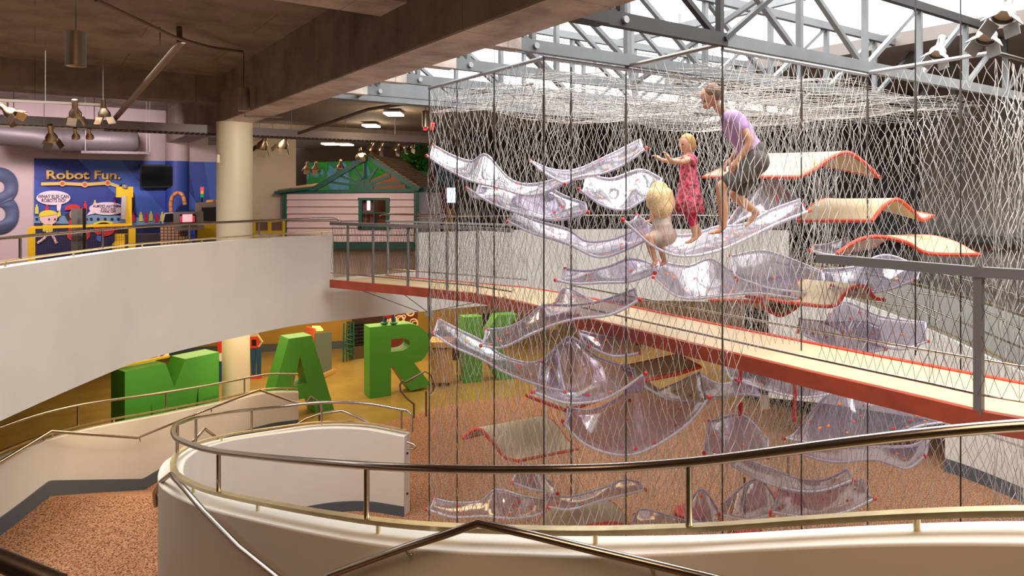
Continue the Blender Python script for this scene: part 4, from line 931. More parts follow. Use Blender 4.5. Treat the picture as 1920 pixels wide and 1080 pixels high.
# comic children, plain generic shapes
SK = mat('drawn_skin', (.74, .50, .50), .5); SK2 = mat('drawn_skin_brown', (.45, .22, .18), .5); DR = mat('drawn_red', (.55, .02, .02), .5); DY = mat('drawn_yellow', (.70, .60, .04), .5); DH = mat('drawn_hair', (.02, .01, .02), .5)
patch(circ(91, 408, 16.5, 14), 5, SK, 'drawn_face', mu); patch(circ(91, 403, 18, 9, 20, 180, 360)+[(73, 407)], 6, DY, 'drawn_cap', mu); patch([(106, 403), (113, 392), (114, 404), (108, 408)], 6, DY, 'drawn_cap', mu)
patch([(80, 421), (98, 421), (99, 434), (80, 434)], 5, DY, 'drawn_shirt', mu)
for x in (92, 103): patch(circ(x, 411, 1.5, 2, 10), 7, DH, 'drawn_eye', mu)
patch([(121, 402), (131, 398), (140, 410), (134, 418), (126, 412)], 5, DH, 'drawn_hair', mu); patch(circ(142, 402, 12, 12), 6, SK2, 'drawn_face', mu)
patch(circ(137, 393, 16, 10, 20, 180, 360)+[(121, 394)], 7, DR, 'drawn_cap', mu); patch([(150, 388), (160, 392), (150, 394)], 7, DR, 'drawn_cap', mu)
patch([(130, 412), (150, 414), (152, 434), (128, 434)], 6, DR, 'drawn_shirt', mu)
for x in (139, 149): patch(circ(x, 397, 2, 2.5, 10), 8, WHITEP, 'drawn_eye', mu)
for x, y, rx, ry, m_ in ((147, 440, 22, 14, DR), (195, 430, 20, 13, DR), (195, 420, 20, 6, DY), (144, 458, 10, 8, MB2), (188, 446, 7, 7, MB2)): patch(circ(x, y, rx, ry), 5, m_, 'drawn_basket', mu)
for q in ([(90, 434), (84, 446), (70, 456)], [(94, 434), (100, 444), (106, 456)]): MB().tube([wp(x, y, 6) for x, y in q], .03, 6).build('drawn_leg', SK, mu)
# big letter on the wall at the far left
bigl = text('3', wp(-34, 440, 0), wp(36, 440, 0)-wp(-34, 440, 0), wp(-34, 312, 0)-wp(-34, 440, 0), (0, -.012, 0), mat('wall_slate_blue', (.10, .13, .24), .6), 'wall_numeral', None, .03)
tag(bigl, 'huge slate blue rounded numeral painted at the left picture edge', 'numeral')
# vent grille
vg = empty('air_vent', wp(398, 264, 0), 'small square grey air vent high on the mural wall', 'vent')
patch([(391, 257), (407, 257), (407, 272), (391, 272)], 1, mat('vent_grey', (.16, .15, .13), .5), 'grille', vg)
for i in range(4): patch([(392, 259+i*3.3), (406, 259+i*3.3), (406, 260.3+i*3.3), (392, 260.3+i*3.3)], 2, BLACK, 'slot', vg)
# television
tv = empty('television', wp(300, 352, 5), 'black flat television mounted on the blue wall graphic', 'television')
def tq(x, y, l): return wp(x, y, l)
MB().prism([tq(262, 308.5, 9), tq(337, 309.5, 9), tq(337, 351.5, 9), tq(262, 352, 9)], (0, -.09, 0)).build('frame', BLACK, tv)
MB().prism([wp(265, 311.5, 16.5), wp(334, 312.5, 16.5), wp(334, 348.5, 16.5), wp(265, 349, 16.5)], (0, -.005, 0)).build('screen', mat('screen_glass', (.004, .006, .007), .35, spec=.15), tv)
MB().box(wp(300, 330, 5), (.3, .12, .2)).build('bracket', BLACK, tv)
# robot cell: fence, arm, machines (free standing)
def V(px, Y, z): return G(px, Y, z)
gf = empty('safety_fence', V(60, 15.3, UP), 'yellow framed mesh safety fence around the robot arm', 'fence')
for px, Y, wd in ((59, 15.2, .20), (247, 16.2, .20)): MB().box(V(px, Y, UP+.42), (wd*.7, wd, .84)).build('post', YEL, gf)
MB().bar(V(59, 15.2, UP+.84), V(247, 16.2, UP+.86), .05, .06).build('top_rail', YEL, gf)
MB().bar(V(59, 15.2, UP+.1), V(247, 16.2, UP+.1), .05, .05).build('bottom_rail', YEL, gf)
mb = MB()
for i in range(38):
    a = V(59, 15.2, 0).lerp(V(247, 16.2, 0), i/38); mb.bar(Vector((a.x, a.y, UP+.1)), Vector((a.x, a.y, UP+.82)), .006, .006)
for i in range(11): mb.bar(V(59, 15.2, UP+.12+i*.065), V(247, 16.2, UP+.12+i*.065), .006, .006)
mb.build('wire_mesh', mat('mesh_dark', (.05, .03, .03), .5), gf)
MB().box(V(148, 15.9, UP+.62), (.3, .08, 1.24)).build('steel_panel', mat('panel_grey', (.22, .21, .21), .35, .6), gf); MB().tube([V(158, 15.7, UP), V(158, 15.7, UP+1.25)], .035, 8).build('upright', BLACK, gf)
ra = empty('industrial_robot', V(236, 17.0, UP), 'yellow industrial robot arm reaching up before the wall graphic', 'robot')
MB().lathe(V(233, 17, UP), [(0, 0), (.26, 0), (.26, .35), (.2, .42), (.2, .62), (0, .62)], 24).build('base', YEL, ra)
MB().lathe(V(233, 17, UP+.62), [(.21, 0), (.21, .12), (0, .13)], 24).build('swivel', BLACK, ra)
MB().bar(V(241, 17, UP+.62), V(241, 17, UP+1.62), .13, .13).build('lower_arm', YEL, ra)
MB().box(V(233, 17, UP+1.62), (.36, .26, .26)).build('elbow_housing', YEL, ra)
MB().tube([V(234, 16.9, UP+1.72), V(235, 16.9, UP+1.80)], .07, 12).build('wrist', LGREY, ra)
MB().bar(V(232, 16.9, UP+1.52), V(231, 16.8, UP+.95), .09, .1).build('forearm', mat('arm_silver', (.22, .2, .18), .4, .6), ra)
MB().tube([V(244, 17.1, UP+1.7), V(251, 17.1, UP+1.55), V(252, 17.1, UP+1.3), V(246, 17.1, UP+1.1)], .025, 8).build('hose', BLACK, ra)
MB().box(V(225, 16.9, UP+.78), (.3, .2, .16)).build('gripper', mat('gripper_red', (.5, .02, .02), .4), ra)
# orange segmented hose arch
ho = empty('hose_arch', wp(326, 400, 10), 'orange segmented hose curving up behind the control kiosk', 'hose')
qs = [(321, 481), (321, 440), (321, 400), (320, 385), (322, 372), (329, 363), (338, 362), (344, 370), (347, 384)]
cp_ = catmull([P(x, y, 17.5) for x, y in qs], 29); MB().tube(cp_, .05, 10).build('hose', mat('hose_orange', (.65, .28, .12), .5), ho)
for i in range(1, 28, 2): MB().tube([cp_[i]-(cp_[i+1]-cp_[i])*.15, cp_[i]+(cp_[i+1]-cp_[i])*.15], .056, 10).build('ring', mat('hose_dark', (.3, .12, .06), .5), ho)
# kiosks
KG = mat('kiosk_grey', (.30, .28, .28), .5); PKS = mat('screen_pink', (.8, .45, .5), .4, emit=.8)
k1 = empty('control_kiosk', V(350, 16.2, UP), 'grey control kiosk with a lit pink screen left of the column', 'kiosk')
MB().prism([P(325, 398, 16), P(370, 397, 16), P(372, 431, 16), P(326, 433, 16)], W3(0, .3, 0)).build('housing', KG, k1)
MB().prism([P(337, 402, 15.97), P(366, 401, 15.97), P(366, 422, 15.97), P(338, 423, 15.97)], W3(0, .02, 0)).build('bezel', BLACK, k1)
MB().prism([P(342, 402, 15.94), P(360, 401.5, 15.94), P(360, 416, 15.94), P(342, 416.5, 15.94)], W3(0, .02, 0)).build('screen', PKS, k1)
MB().prism([P(337, 405, 15.955), P(365, 404.5, 15.955), P(365, 416, 15.955), P(338, 417, 15.955)], W3(0, .01, 0)).build('screen_red', mat('screen_red', (.6, .05, .07), .4, emit=.5), k1)
MB().bar(V(350, 16.2, UP), V(350, 16.2, UP+.5), .25, .2).build('stand', KG, k1)
k2 = empty('control_kiosk', V(312, 16.4, UP), 'dark slanted screen on a stepped checked cabinet', 'kiosk')
MB().prism([P(303, 419, 16.3), P(308, 399, 16.3), P(325, 398, 16.3), P(325, 418, 16.3)], W3(0, .25, 0)).build('screen_housing', mat('kiosk_cream', (.6, .56, .5), .5), k2)
MB().prism([P(306, 417, 16.27), P(310, 401, 16.27), P(324, 400, 16.27), P(324, 416, 16.27)], W3(0, .02, 0)).build('screen', BLACK, k2)
cm = bpy.data.materials.new('checked_tan'); cm.use_nodes = True; nt = cm.node_tree; brk = nt.nodes.new('ShaderNodeTexBrick'); brk.offset = 0
brk.inputs['Scale'].default_value = 1; brk.inputs['Brick Width'].default_value = .07; brk.inputs['Row Height'].default_value = .07; brk.inputs['Mortar Size'].default_value = .008
brk.inputs['Color1'].default_value = (.72, .46, .30, 1); brk.inputs['Color2'].default_value = (.72, .46, .30, 1); brk.inputs['Mortar'].default_value = (.12, .05, .03, 1)
tc = nt.nodes.new('ShaderNodeTexCoord'); mp = nt.nodes.new('ShaderNodeMapping'); mp.inputs['Rotation'].default_value = (math.pi/2, 0, 0)
nt.links.new(tc.outputs['Object'], mp.inputs[0]); nt.links.new(mp.outputs[0], brk.inputs[0]); nt.links.new(brk.outputs[0], nt.nodes['Principled BSDF'].inputs['Base Color'])
MB().prism([P(301, 423, 16), P(326, 422, 16), P(326, 433, 16), P(336, 433, 16), P(336, 443, 16), P(345, 443, 16), V(345, 16, UP), V(301, 16, UP)], W3(0, .3, 0)).build('cabinet', cm, k2)
mc = empty('machine_cabinet', V(390, 16.6, UP), 'grey machine cabinet with a dark window against the column', 'cabinet')
MB().prism([P(366, 380, 16.6), P(412, 379, 16.9), V(412, 16.9, UP), V(366, 16.6, UP)], W3(-.1, .5, 0)).build('body', mat('machine_tan', (.33, .26, .22), .5), mc)
MB().prism([P(378, 389, 16.55), P(406, 388, 16.75), P(406, 415, 16.75), P(378, 414, 16.55)], W3(0, .02, 0)).build('window', BLACK, mc)
MB().prism([P(370, 418, 16.55), P(406, 418, 16.75), P(406, 445, 16.75), P(370, 446, 16.55)], W3(0, .02, 0)).build('yellow_base', YEL, mc)
sl = empty('signal_light', P(379, 380, 16.9), 'red yellow and green signal light stack on the machine cabinet', 'lamp')
MB().tube([P(379, 381, 16.9), P(379, 370, 16.9)], .02, 8).build('stem', BLACK, sl)
for i, c in enumerate([('sig_green', (.0, .3, .12)), ('sig_yellow', (.7, .3, .02)), ('sig_red', (.8, .03, .05))]):
    MB().tube([P(379, 370-i*6.5, 16.9), P(379, 364-i*6.5, 16.9)], .036, 12).build('lens', mat(c[0], c[1], .3, emit=.6 if i != 2 else 2), sl)
ya = tag(MB().tube([P(410, 345, 17.5), P(410, 379, 17.5)], .04, 8).tube([P(388, 379, 17.4), P(412, 377, 17.4)], .05, 8).build('orange_post', mat('amber_post', (.9, .4, .06), .4)), 'orange upright and bar glowing beside the column', 'post')
kf = empty('yellow_fence', V(500, 15.5, UP), 'yellow framed fence right of the column', 'fence')
for a, b in ((476, 504), (506, 532)):
    for pq in ((a, 414, a, 437), (b, 414, b, 437), (a, 414, b, 413), (a, 435, b, 434)): MB().bar(P(pq[0], pq[1], 15.6), P(pq[2], pq[3], 15.6), .05, .05).build('frame_bar', YEL, kf)
    MB().prism([P(a+3, 417, 15.62), P(b-3, 416, 15.62), P(b-3, 436, 15.62), P(a+3, 437, 15.62)], W3(0, .015, 0)).build('infill', mat('fence_infill', (.20, .13, .09), .6), kf)
for px in (477, 531): MB().bar(V(px, 15.6, UP), P(px, 414, 15.6), .05, .05).build('post', YEL, kf)
bl = tag(MB().prism([wp(479, 305, 40), wp(484, 305, 40), wp(484, 440, 40), wp(479, 440, 40)], (0, -.02, 0)).build('blue_banner', MBL), 'narrow blue strip on the beige wall just right of the column', 'panel')
# small mural children on floor: tiny striped toy
ty = tag(MB().tube([P(274, 440, 16.6), P(278, 452, 16.6), P(272, 462, 16.6)], .05, 8).build('striped_toy', mat('toy_stripe', (.5, .03, .03), .5, noise=.9, scale=25)), 'small red and white figure behind the fence beside the checked cabinet', 'toy')
ts = tag(MB().box(P(272, 458, 16.65), (.8, .5, .5)).build('low_table', mat('dark_table', (.05, .04, .05), .5)), 'low dark table behind the fence under the printed bottles', 'table')
ts.location.z = 0

# ================================================================== HOUSE
HY = 19.0
hs = empty('play_house', P(660, 463, HY), 'white clapboard playhouse with green trim and an open gable', 'house')
SID = mat('clapboard_paint', (.66, .50, .50), .6)
mb = MB()
for i in range(8):
    y0 = 361+i*13.2; y1 = min(y0+13.2, 463)
    for x0, x1 in (((536, 676), (728, 778)) if 372 < (y0+y1)/2 < 432 else ((536, 778),)):
        a, b, c, d = P(x0, y0+1.0, HY), P(x1, y0+1.0, HY), P(x1, y1, HY-.05), P(x0, y1, HY-.05); mb.prism([a, b, c, d], W3(0, .06, 0))
mb.build('clapboards', SID, hs)
mb = MB()
for x0, x1, y0, y1 in ((536, 676, 361, 463), (728, 778, 361, 463), (676, 728, 361, 372), (676, 728, 432, 463)): mb.prism([P(x0, y0, HY+.07), P(x1, y0, HY+.07), P(x1, y1, HY+.07), P(x0, y1, HY+.07)], W3(0, .05, 0))
mb.build('lap_shade_backing', mat('lap_shade_dark', (.12, .08, .08), .8), hs)  # dark sheet behind the gaps stands in for shadow under each lap
def hb(pl, nm, m, th=.1, dY=-.06): return MB().prism([P(x, y, HY+dY) for x, y in pl], W3(0, th, 0)).build(nm, m, hs)
hb([(529, 361), (537, 361), (537, 466), (529, 466)], 'corner_board', DGREEN, .12); hb([(776, 358), (784, 358), (784, 466), (776, 466)], 'corner_board', DGREEN, .12)
hb([(529, 455), (784, 455), (784, 466), (529, 466)], 'sill_board', DGREEN); hb([(540, 357), (786, 353), (786, 360), (540, 363)], 'eave_beam', DGREEN, .2)
hb([(514, 359), (588, 350), (588, 353), (515, 364)], 'eave_left', DGREEN, .5)
for a, b, w_ in (((516, 361), (590, 352), .07), ((590, 354), (678, 301), .13), ((678, 301), (689, 293), .13), ((689, 294), (786, 356), .13)): MB().bar(P(*a, HY-.1), P(*b, HY-.1), .16, w_).build('rafter', DGREEN, hs)
MB().bar(P(684, 297, HY), P(684, 352, HY), .1, .08).build('king_post', DGREEN, hs)
hb([(684+16*math.cos(math.radians(a)), 354+18*math.sin(math.radians(a))) for a in range(180, 361, 15)], 'half_round', DGREEN)
for a, b in (((670, 348), (612, 340)), ((673, 343), (636, 328)), ((677, 338), (662, 312)), ((691, 338), (706, 314)), ((696, 343), (732, 330)), ((698, 348), (757, 343))): MB().bar(P(*a, HY), P(*b, HY), .08, .08).build('ray_brace', DGREEN, hs)
SH = mat('shingle_brown', (.26, .15, .07), .7, noise=.3, scale=7)
mb = MB()
for i in range(14):
    f0, f1 = i/14, (i+1)/14; A0, A1, B0, B1 = P(690, 291, 18.8), P(788, 355, 18.8), P(768, 305, 22.5), P(826, 355, 22.5)
    mb.prism([A0.lerp(A1, f0)+Vector((0, 0, .02)), A0.lerp(A1, f1)+Vector((0, 0, .05)), B0.lerp(B1, f1)+Vector((0, 0, .05)), B0.lerp(B1, f0)+Vector((0, 0, .02))], (0, 0, .03))
mb.build('shingle_roof', SH, hs)
MB().bar(P(792, 356, 19.1), P(826, 354, 22.4), .12, .1).build('side_eave', DGREEN, hs)
MB().prism([P(784, 361, 19.1), P(826, 361, 22.2), P(826, 440, 22.2), P(784, 450, 19.1)], W3(-.1, .0, 0)).build('side_wall', SID, hs)
MB().prism([P(520, 358, 19.1), P(588, 351, 19.1), P(600, 345, 20.5), P(545, 352, 20.5)], (0, 0, .03)).build('left_roof', SH, hs)
wf = hb([(671, 371), (730, 371), (730, 375), (671, 375)], 'window_frame', DGREEN, .14, -.1)
for pl in ([(672, 375), (679, 375), (679, 430), (672, 430)], [(723, 375), (730, 375), (730, 430), (723, 430)], [(671, 424), (731, 424), (731, 430), (671, 430)], [(679, 398), (723, 398), (723, 400), (679, 400)], [(700, 375), (702, 375), (702, 430), (700, 430)]):
    hb(pl, 'window_frame', DGREEN, .1, -.08)
CUR = mat('curtain_rose', (.42, .20, .20), .8, noise=.5, scale=14)
for x0, x1 in ((679, 688), (694, 702)):
    mb = MB(); n_ = 12; vs = []
    for i in range(n_+1):
        x = x0+(x1-x0)*i/n_; q = .03*math.sin(i*1.6); vs += [P(x, 375, HY+.15)+W3(0, q, 0), P(x, 425, HY+.15)+W3(0, q, 0)]
    mb.add(vs, [(2*i, 2*i+1, 2*i+3, 2*i+2) for i in range(n_)], True); mb.build('curtain', CUR, hs)
MB().prism([P(666, 368, 20.5), P(738, 368, 20.5), P(738, 430, 20.5), P(666, 430, 20.5)], W3(0, .05, 0)).build('interior_wall', mat('interior_brown', (.20, .08, .03), .6), hs)
MB().prism([P(688, 377, 20.4), P(694, 377, 20.4), P(694, 394, 20.4), P(688, 394, 20.4)], W3(0, .02, 0)).build('bright_lamp', mat('lamp_white', (1, .95, .9), .4, emit=3), hs)
hb([(529, 466), (784, 466), (784, 471), (529, 471)], 'base_shadow_board', mat('base_brown', (.05, .03, .02), .6))
# platform under the house
rc = empty('rocking_chair', G(812, 21, UP), 'small white rocking chair on the porch of the playhouse', 'chair')
for x in (-.17, .17): MB().tube([W3((812-960)/F*21+x, 21, UP+.02), W3((812-960)/F*21+x, 20.8, UP+.5), W3((812-960)/F*21+x*1.2, 21.1, UP+1.15)], .025, 8).build('leg', WHITEP, rc)
for z in (.45, .7, .9, 1.05): MB().box(W3((812-960)/F*21, 21-.1, UP+z), (.36, .06, .06)).build('slat', WHITEP, rc)
# jungle mural, red barn, foliage, screens behind
def forest_mat():
    m = bpy.data.materials.new('forest_painting'); m.use_nodes = True; nt = m.node_tree
    tc = nt.nodes.new('ShaderNodeTexCoord'); mp = nt.nodes.new('ShaderNodeMapping'); mp.inputs['Scale'].default_value = (1.1, 1.1, .55); n = nt.nodes.new('ShaderNodeTexNoise'); n.inputs['Scale'].default_value = 1.3; n.inputs['Detail'].default_value = 6
    r = nt.nodes.new('ShaderNodeValToRGB'); e = r.color_ramp.elements; e[0].position = .47; e[0].color = (.10, .34, .55, 1); e[1].position = .50; e[1].color = (.015, .22, .05, 1)
    x = e.new(.57); x.color = (.03, .38, .03, 1); x = e.new(.66); x.color = (.005, .10, .03, 1)
    nt.links.new(tc.outputs['Object'], mp.inputs[0]); nt.links.new(mp.outputs[0], n.inputs['Vector']); nt.links.new(n.outputs['Fac'], r.inputs[0]); nt.links.new(r.outputs[0], nt.nodes['Principled BSDF'].inputs['Base Color'])
    return m
jm = empty('forest_mural', P(680, 325, 24), 'green and blue painted forest mural behind the playhouse gable', 'mural')
MB().prism([P(575, 305, 24.5), P(722, 300, 24.5), P(800, 300, 25), P(800, 400, 25), P(575, 400, 24.5)], W3(0, .1, 0)).build('sky_ground', forest_mat(), jm)
tag(MB().prism([P(690, 340, 23.8), P(730, 322, 23.8), P(760, 345, 23.8), P(760, 356, 23.8), P(690, 356, 23.8)], W3(0, .2, 0)).build('brown_hut', mat('hut_brown', (.30, .11, .04), .7)), 'orange brown hut seen through the right side of the gable', 'hut')
tag(MB().prism([P(775, 305, 25), P(830, 290, 25), P(880, 345, 25), P(880, 420, 25), P(775, 420, 25)], W3(0, .3, 0)).build('red_barn', mat('barn_red', (.14, .012, .008), .7)), 'dark red barn front beyond the playhouse roof', 'barn')
tag(MB().prism([P(815, 308, 23), P(872, 312, 23), P(872, 350, 23), P(815, 345, 23)], W3(0, .2, 0)).build('teal_sign', mat('teal_board', (.015, .10, .14), .6)), 'dark teal hanging board behind the left net edge', 'board')
fo = empty('hanging_foliage', P(775, 290, 22.5), 'mass of green leaves hanging from the ceiling over the playhouse', 'plant')
mb = MB(); rnd = random.Random(9)
for i in range(900):
    t_ = rnd.random(); x = 752+rnd.random()*60*(1-.35*t_)+ (8*t_); y = 262+t_*56; Y = 22.3+rnd.uniform(-.4, .4); c = P(x, y, Y)
    a = rnd.uniform(0, 6.28); d1 = Vector((math.cos(a), math.sin(a), rnd.uniform(-.9, .2)))*.13; d2 = Vector((-math.sin(a), math.cos(a), rnd.uniform(-.5, .5)))*.04
    mb.add([c, c+d1*.5+d2, c+d1, c+d1*.5-d2], [(0, 1, 2, 3)])
lf = mb.build('leaves', mat('leaf_green', (.03, .20, .015), .6, noise=.5, scale=3), fo, recalc=False); lf['kind'] = 'stuff'
for i, (x0, y0, x1, y1, Y) in enumerate([(838, 352, 862, 380, 20), (866, 348, 874, 382, 21)]):
    sr = empty('display_screen', P(x0, y1, Y), ['bright blue white screen behind the left net edge', 'narrow blue lit screen right of the bright one'][i], 'screen')
    MB().prism([P(x0-1, y0-1, Y+.02), P(x1+1, y0-1, Y+.02), P(x1+1, y1+1, Y+.02), P(x0-1, y1+1, Y+.02)], W3(0, .08, 0)).build('case', BLACK, sr)
    MB().prism([P(x0, y0, Y), P(x1, y0, Y), P(x1, y1, Y), P(x0, y1, Y)], W3(0, .015, 0)).build('screen', mat('screen_blue', (.55, .75, 1), .4, emit=1.6), sr)
for i, (px, c) in enumerate([(845, (.4, .2, .02)), (866, (.02, .25, .1)), (884, (.03, .3, .15))]):
    tag(MB().tube([G(px, 20.8, UP), P(px, 392, 20.8)], .14, 12).build('play_drum', mat(f'drum_{i}', c, .5)), ['ochre drum below the bright screen', 'green drum with a yellow band behind the net edge', 'rightmost green drum behind the net edge'][i], 'drum')
# exit sign
ex = empty('exit_sign', P(805, 236, 14), 'red lit exit sign hanging by the left net edge', 'sign')
MB().prism([P(792, 228, 14), P(818, 228, 14), P(818, 246, 14), P(792, 246, 14)], W3(0, .08, 0)).build('case', BLACK, ex)
text('EXIT', P(794, 244, 13.98), P(816, 244, 13.98)-P(794, 244, 13.98), P(794, 230, 13.98)-P(794, 244, 13.98), W3(0, -.01, 0), mat('exit_red', (1, .03, .03), .4, emit=3), 'lettering', ex, .02)
MB().tube([P(805, 228, 14.04), P(805, 200, 14.04)], .012, 6).build('hanger', BLACK, ex)

# ================================================================== CEILING ITEMS, LAMPS
def pendant(px, ytop, ybot, Y, wpx, label):
    r = wpx/2/F*Y; a, b = P(px, ytop, Y), P(px, ybot, Y); h = a.z-b.z
    rt = empty('pendant_lamp', b, label, 'lamp', 'cylinder pendant lamps')
    MB().lathe(b, [(r*.86, .04), (r, 0), (r, h), (r*.2, h+.01), (0, h+.01)], 32).build('shade', mat('pendant_bronze', (.36, .29, .23), .38, .85), rt)
    MB().lathe(b, [(r*.8, .03), (r*.85, .06), (r*.4, h*.6), (0, h*.65)], 24).build('reflector', mat('pendant_inner', (.9, .7, .55), .3, .3, emit=.5), rt)
    MB().tube([Vector((a.x, a.y, a.z)), Vector((a.x, a.y, E+(2.13 if a.x < 2.8 else 1.6)))], .006, 6).build('cord', CABLE, rt)
    spot('pendant_bulb', (b.x, b.y, b.z+.05), (b.x, b.y, 0), 70, WARM, 84, .8)
pendant(142, 60, 124, 6.6, 35, 'large bronze cylinder pendant hanging at the upper left')
pendant(457, 166, 208, 10.6, 21, 'bronze cylinder pendant in front of the concrete girder by the column')
pendant(798, 208, 238, 12.5, 13, 'small grey cylinder pendant beside the exit sign')
# conduit and diagonal braces
tag(MB().tube([P(180, 0, 7.2), P(333, 72, 8.6), P(400, 90, 9.6), P(455, 97, 10.2)], .022, 8).build('conduit_pipe', mat('conduit_brown', (.2, .16, .13), .6)), 'thin brown conduit running diagonally across the concrete ceiling', 'pipe')
br_ = empty('diagonal_pipe', P(333, 75, 9), 'slanted brown strut pipe hanging from the concrete ceiling', 'pipe')
MB().tube([P(343, 76, 8.8), P(216, 222, 12.6)], .045, 12).build('tube', mat('strut_brown', (.30, .24, .19), .5, .3), br_)
MB().tube([P(336, 50, 8.8), P(337, 80, 8.8)], .035, 8).build('clamp', DSTEEL, br_)
tag(MB().tube([P(300, 50, 8.7), P(300, 112, 8.7)], .006, 6).build('hanger_rod', CABLE), 'thin rod hanging from the conduit', 'rod')
# ladder tray along the ceiling (grid x direction)
def wv(px, py, v):
    t = (px-960)/F; Y = v/(CA-SA*t); return Vector((Y*(CA*t+SA), v, E-(py-HZ)/F*Y))
tr = empty('cable_tray', wv(0, 220, 14.2), 'long grey perforated cable tray hanging across the left ceiling', 'tray')
zt_ = wv(100, 227, 14.2).z-.03
xa, xb = wv(-60, 222, 14.2).x, wv(830, 250, 14.2).x
TG = mat('tray_lilac', (.24, .21, .23), .5, .3)
MB().bar((xa, 14.2, zt_+.02), (xb, 14.2, zt_+.02), .03, .15).bar((xa, 14.6, zt_), (xb, 14.6, zt_), .03, .15).build('side_rail', TG, tr)
mb = MB()
for i in range(110): x = xa+(4.2+0-xa+5)*i/110; mb.bar((x, 14.2, zt_-.06), (x, 14.6, zt_-.06), .05, .03)
mb.build('rungs', mat('rung_dark', (.08, .06, .06), .5), tr)
mb = MB()
for i in range(9): x = xa+.6+i*1.15; MB().tube([(x, 14.2, zt_+.1), (x, 14.2, E+2.13)], .007, 6).build('hanger_rod', LGREY, tr)
# duct
du = empty('air_duct', wv(180, 262, 18.6), 'thick grey round air duct along the mural wall', 'duct')
zc = wv(160, 262, 18.6).z
DG = mat('duct_grey', (.095, .082, .085), .5, .2)
xd0, xd1 = wv(-80, 262, 18.6).x, wv(262, 262, 18.6).x
MB().tube([(xd0, 18.6, zc+.12), (wv(60, 262, 18.6).x, 18.6, zc+.04), (wv(85, 262, 18.6).x, 18.6, zc), (xd1-.2, 18.6, zc), (xd1-.06, 18.6, zc), (xd1, 18.6, zc)], [.26, .27, .30, .30, .24, .08], 24).build('body', DG, du)
for px in (85, 118, 135, 203): x = wv(px, 262, 18.6).x; MB().tube([(x-.012, 18.6, zc), (x+.012, 18.6, zc)], .308, 24).build('seam', DG, du)
ds = empty('duct_support', wv(280, 286, 18.3), 'long dark bar hung on rods under the round air duct', 'bar')
MB().bar(wv(152, 285, 18.3), wv(282, 287, 18.3), .08, .06).build('bar', DG, ds)
for px in (160, 275, 281): q = wv(px, 286, 18.3); MB().tube([q, Vector((q.x, q.y, E+2.13))], .008, 6).build('rod', LGREY, ds)
# tracks and spot heads
def head(p, aim, sc, label, lit=0, bell=False, SPOTM=SPOTM):
    aim = (Vector(aim)-Vector(p)).normalized(); M = aim.to_track_quat('Z', 'Y').to_matrix()
    rt = empty('track_spotlight', p, label, 'lamp', 'bronze track spotlights')
    MB().tube([p, Vector(p)+Vector((0, 0, .14*sc))], .014*sc, 8).build('stem', SPOTM, rt)
    q = Vector(p)-aim*.06*sc
    MB().lathe(q, [(0, -.14*sc), (.045*sc, -.14*sc), (.045*sc, 0), (.05*sc, .02*sc), (.095*sc, .09*sc), (.10*sc, .16*sc), (.085*sc, .165*sc)], 24, M).build('body', SPOTM, rt)
    MB().lathe(q, [(0, .12*sc), (.085*sc, .125*sc)], 20, M).build('lens', mat('lens_lit', (1, .75, .45), .3, emit=8) if lit else mat('lens_off', (.5, .4, .3), .2), rt)
    if not bell:
        for a in range(0, 360, 90):
            R_ = M @ Matrix.Rotation(math.radians(a+20), 3, 'Z'); c = q+R_ @ Vector((.13*sc, 0, .22*sc))
            mb = MB(); mb.box(c, (.008, .15*sc, .13*sc), R_ @ Matrix.Rotation(.5, 3, 'Y')); mb.build('barn_door', SPOTM, rt)
    return rt
def track(a, b, label, up=None):
    rt = empty('light_track', a, label, 'lighting track'); MB().bar(a, b, .035, .035).build('rail', mat('track_tan', (.38, .32, .27), .4, .5), rt)
    for f in (.15, .5, .97):
        p = Vector(a).lerp(Vector(b), f); zc_ = E+(2.12 if p.x < 2.8 else 1.65)
        if zc_ > p.z: MB().tube([p, Vector((p.x, p.y, zc_))], .005, 6).build('hanger', LGREY, rt)
v1 = 11.8
track(wv(-40, 186, v1), wv(200, 197, v1), 'upper left lighting track with three barn door lamps')
for i, px in enumerate((14, 141, 195)):
    p = wv(px, 208, v1); head(p, p+[W3(.35, .1, -.3), W3(-.1, .2, -.5), W3(0, .1, -.5)][i]-W3(0, 0, 0), .85, ['barn door lamp at the left edge of the upper track', 'middle barn door lamp on the upper left track', 'barn door lamp at the right end of the upper left track'][i])
v2 = 13.9
track(wv(-40, 235, v2), wv(195, 244, v2), 'lower left lighting track under the cable tray')
for i, px in enumerate((96, 142, 168)):
    p = wv(px, 253, v2); head(p, p+Vector((.05, .3, -.5)), [.95, .65, .65][i], ['bright barn door lamp before the air duct', 'small bell lamp left on the lower track', 'small bell lamp right on the lower track'][i], lit=i == 0, bell=i > 0)
track(wv(476, 263, 15.5), wv(545, 241, 15.5), 'short lighting track right of the column')
for i, px in enumerate((494, 532)):
    p = wv(px, 268-2*i, 15.5); head(p, p+Vector((-.1, .3, -.5)), 1.2, ['left lamp of the pair right of the column', 'right lamp of the pair right of the column'][i])
track(wv(700, 268, 17.5), wv(790, 250, 17.5), 'lighting track over the playhouse roof')
for i, (px, py) in enumerate([(677, 286), (697, 276), (715, 276), (745, 276), (761, 272), (774, 271)]):
    p = wv(px, py, 17.5); head(p, p+Vector((-.2, .2, -.5)) if i else p+Vector((-.1, -.3, -.3)), .95, ['glowing lamp at the tip of the playhouse gable', 'lamp second from the left over the playhouse roof', 'lamp third from the left over the playhouse roof', 'dark lamp over the right of the playhouse roof', 'lamp second from the right over the playhouse roof', 'lamp farthest right over the playhouse roof'][i], lit=i in (0, 5))
for i, (px, py) in enumerate([(576, 312), (592, 312), (638, 308)]):
    p = wv(px, py, 20.5); head(p, p+Vector((.1, .4, -.4)), .9, ['left lamp before the forest mural', 'second lamp before the forest mural', 'lamp at the middle of the forest mural'][i], lit=i == 2)
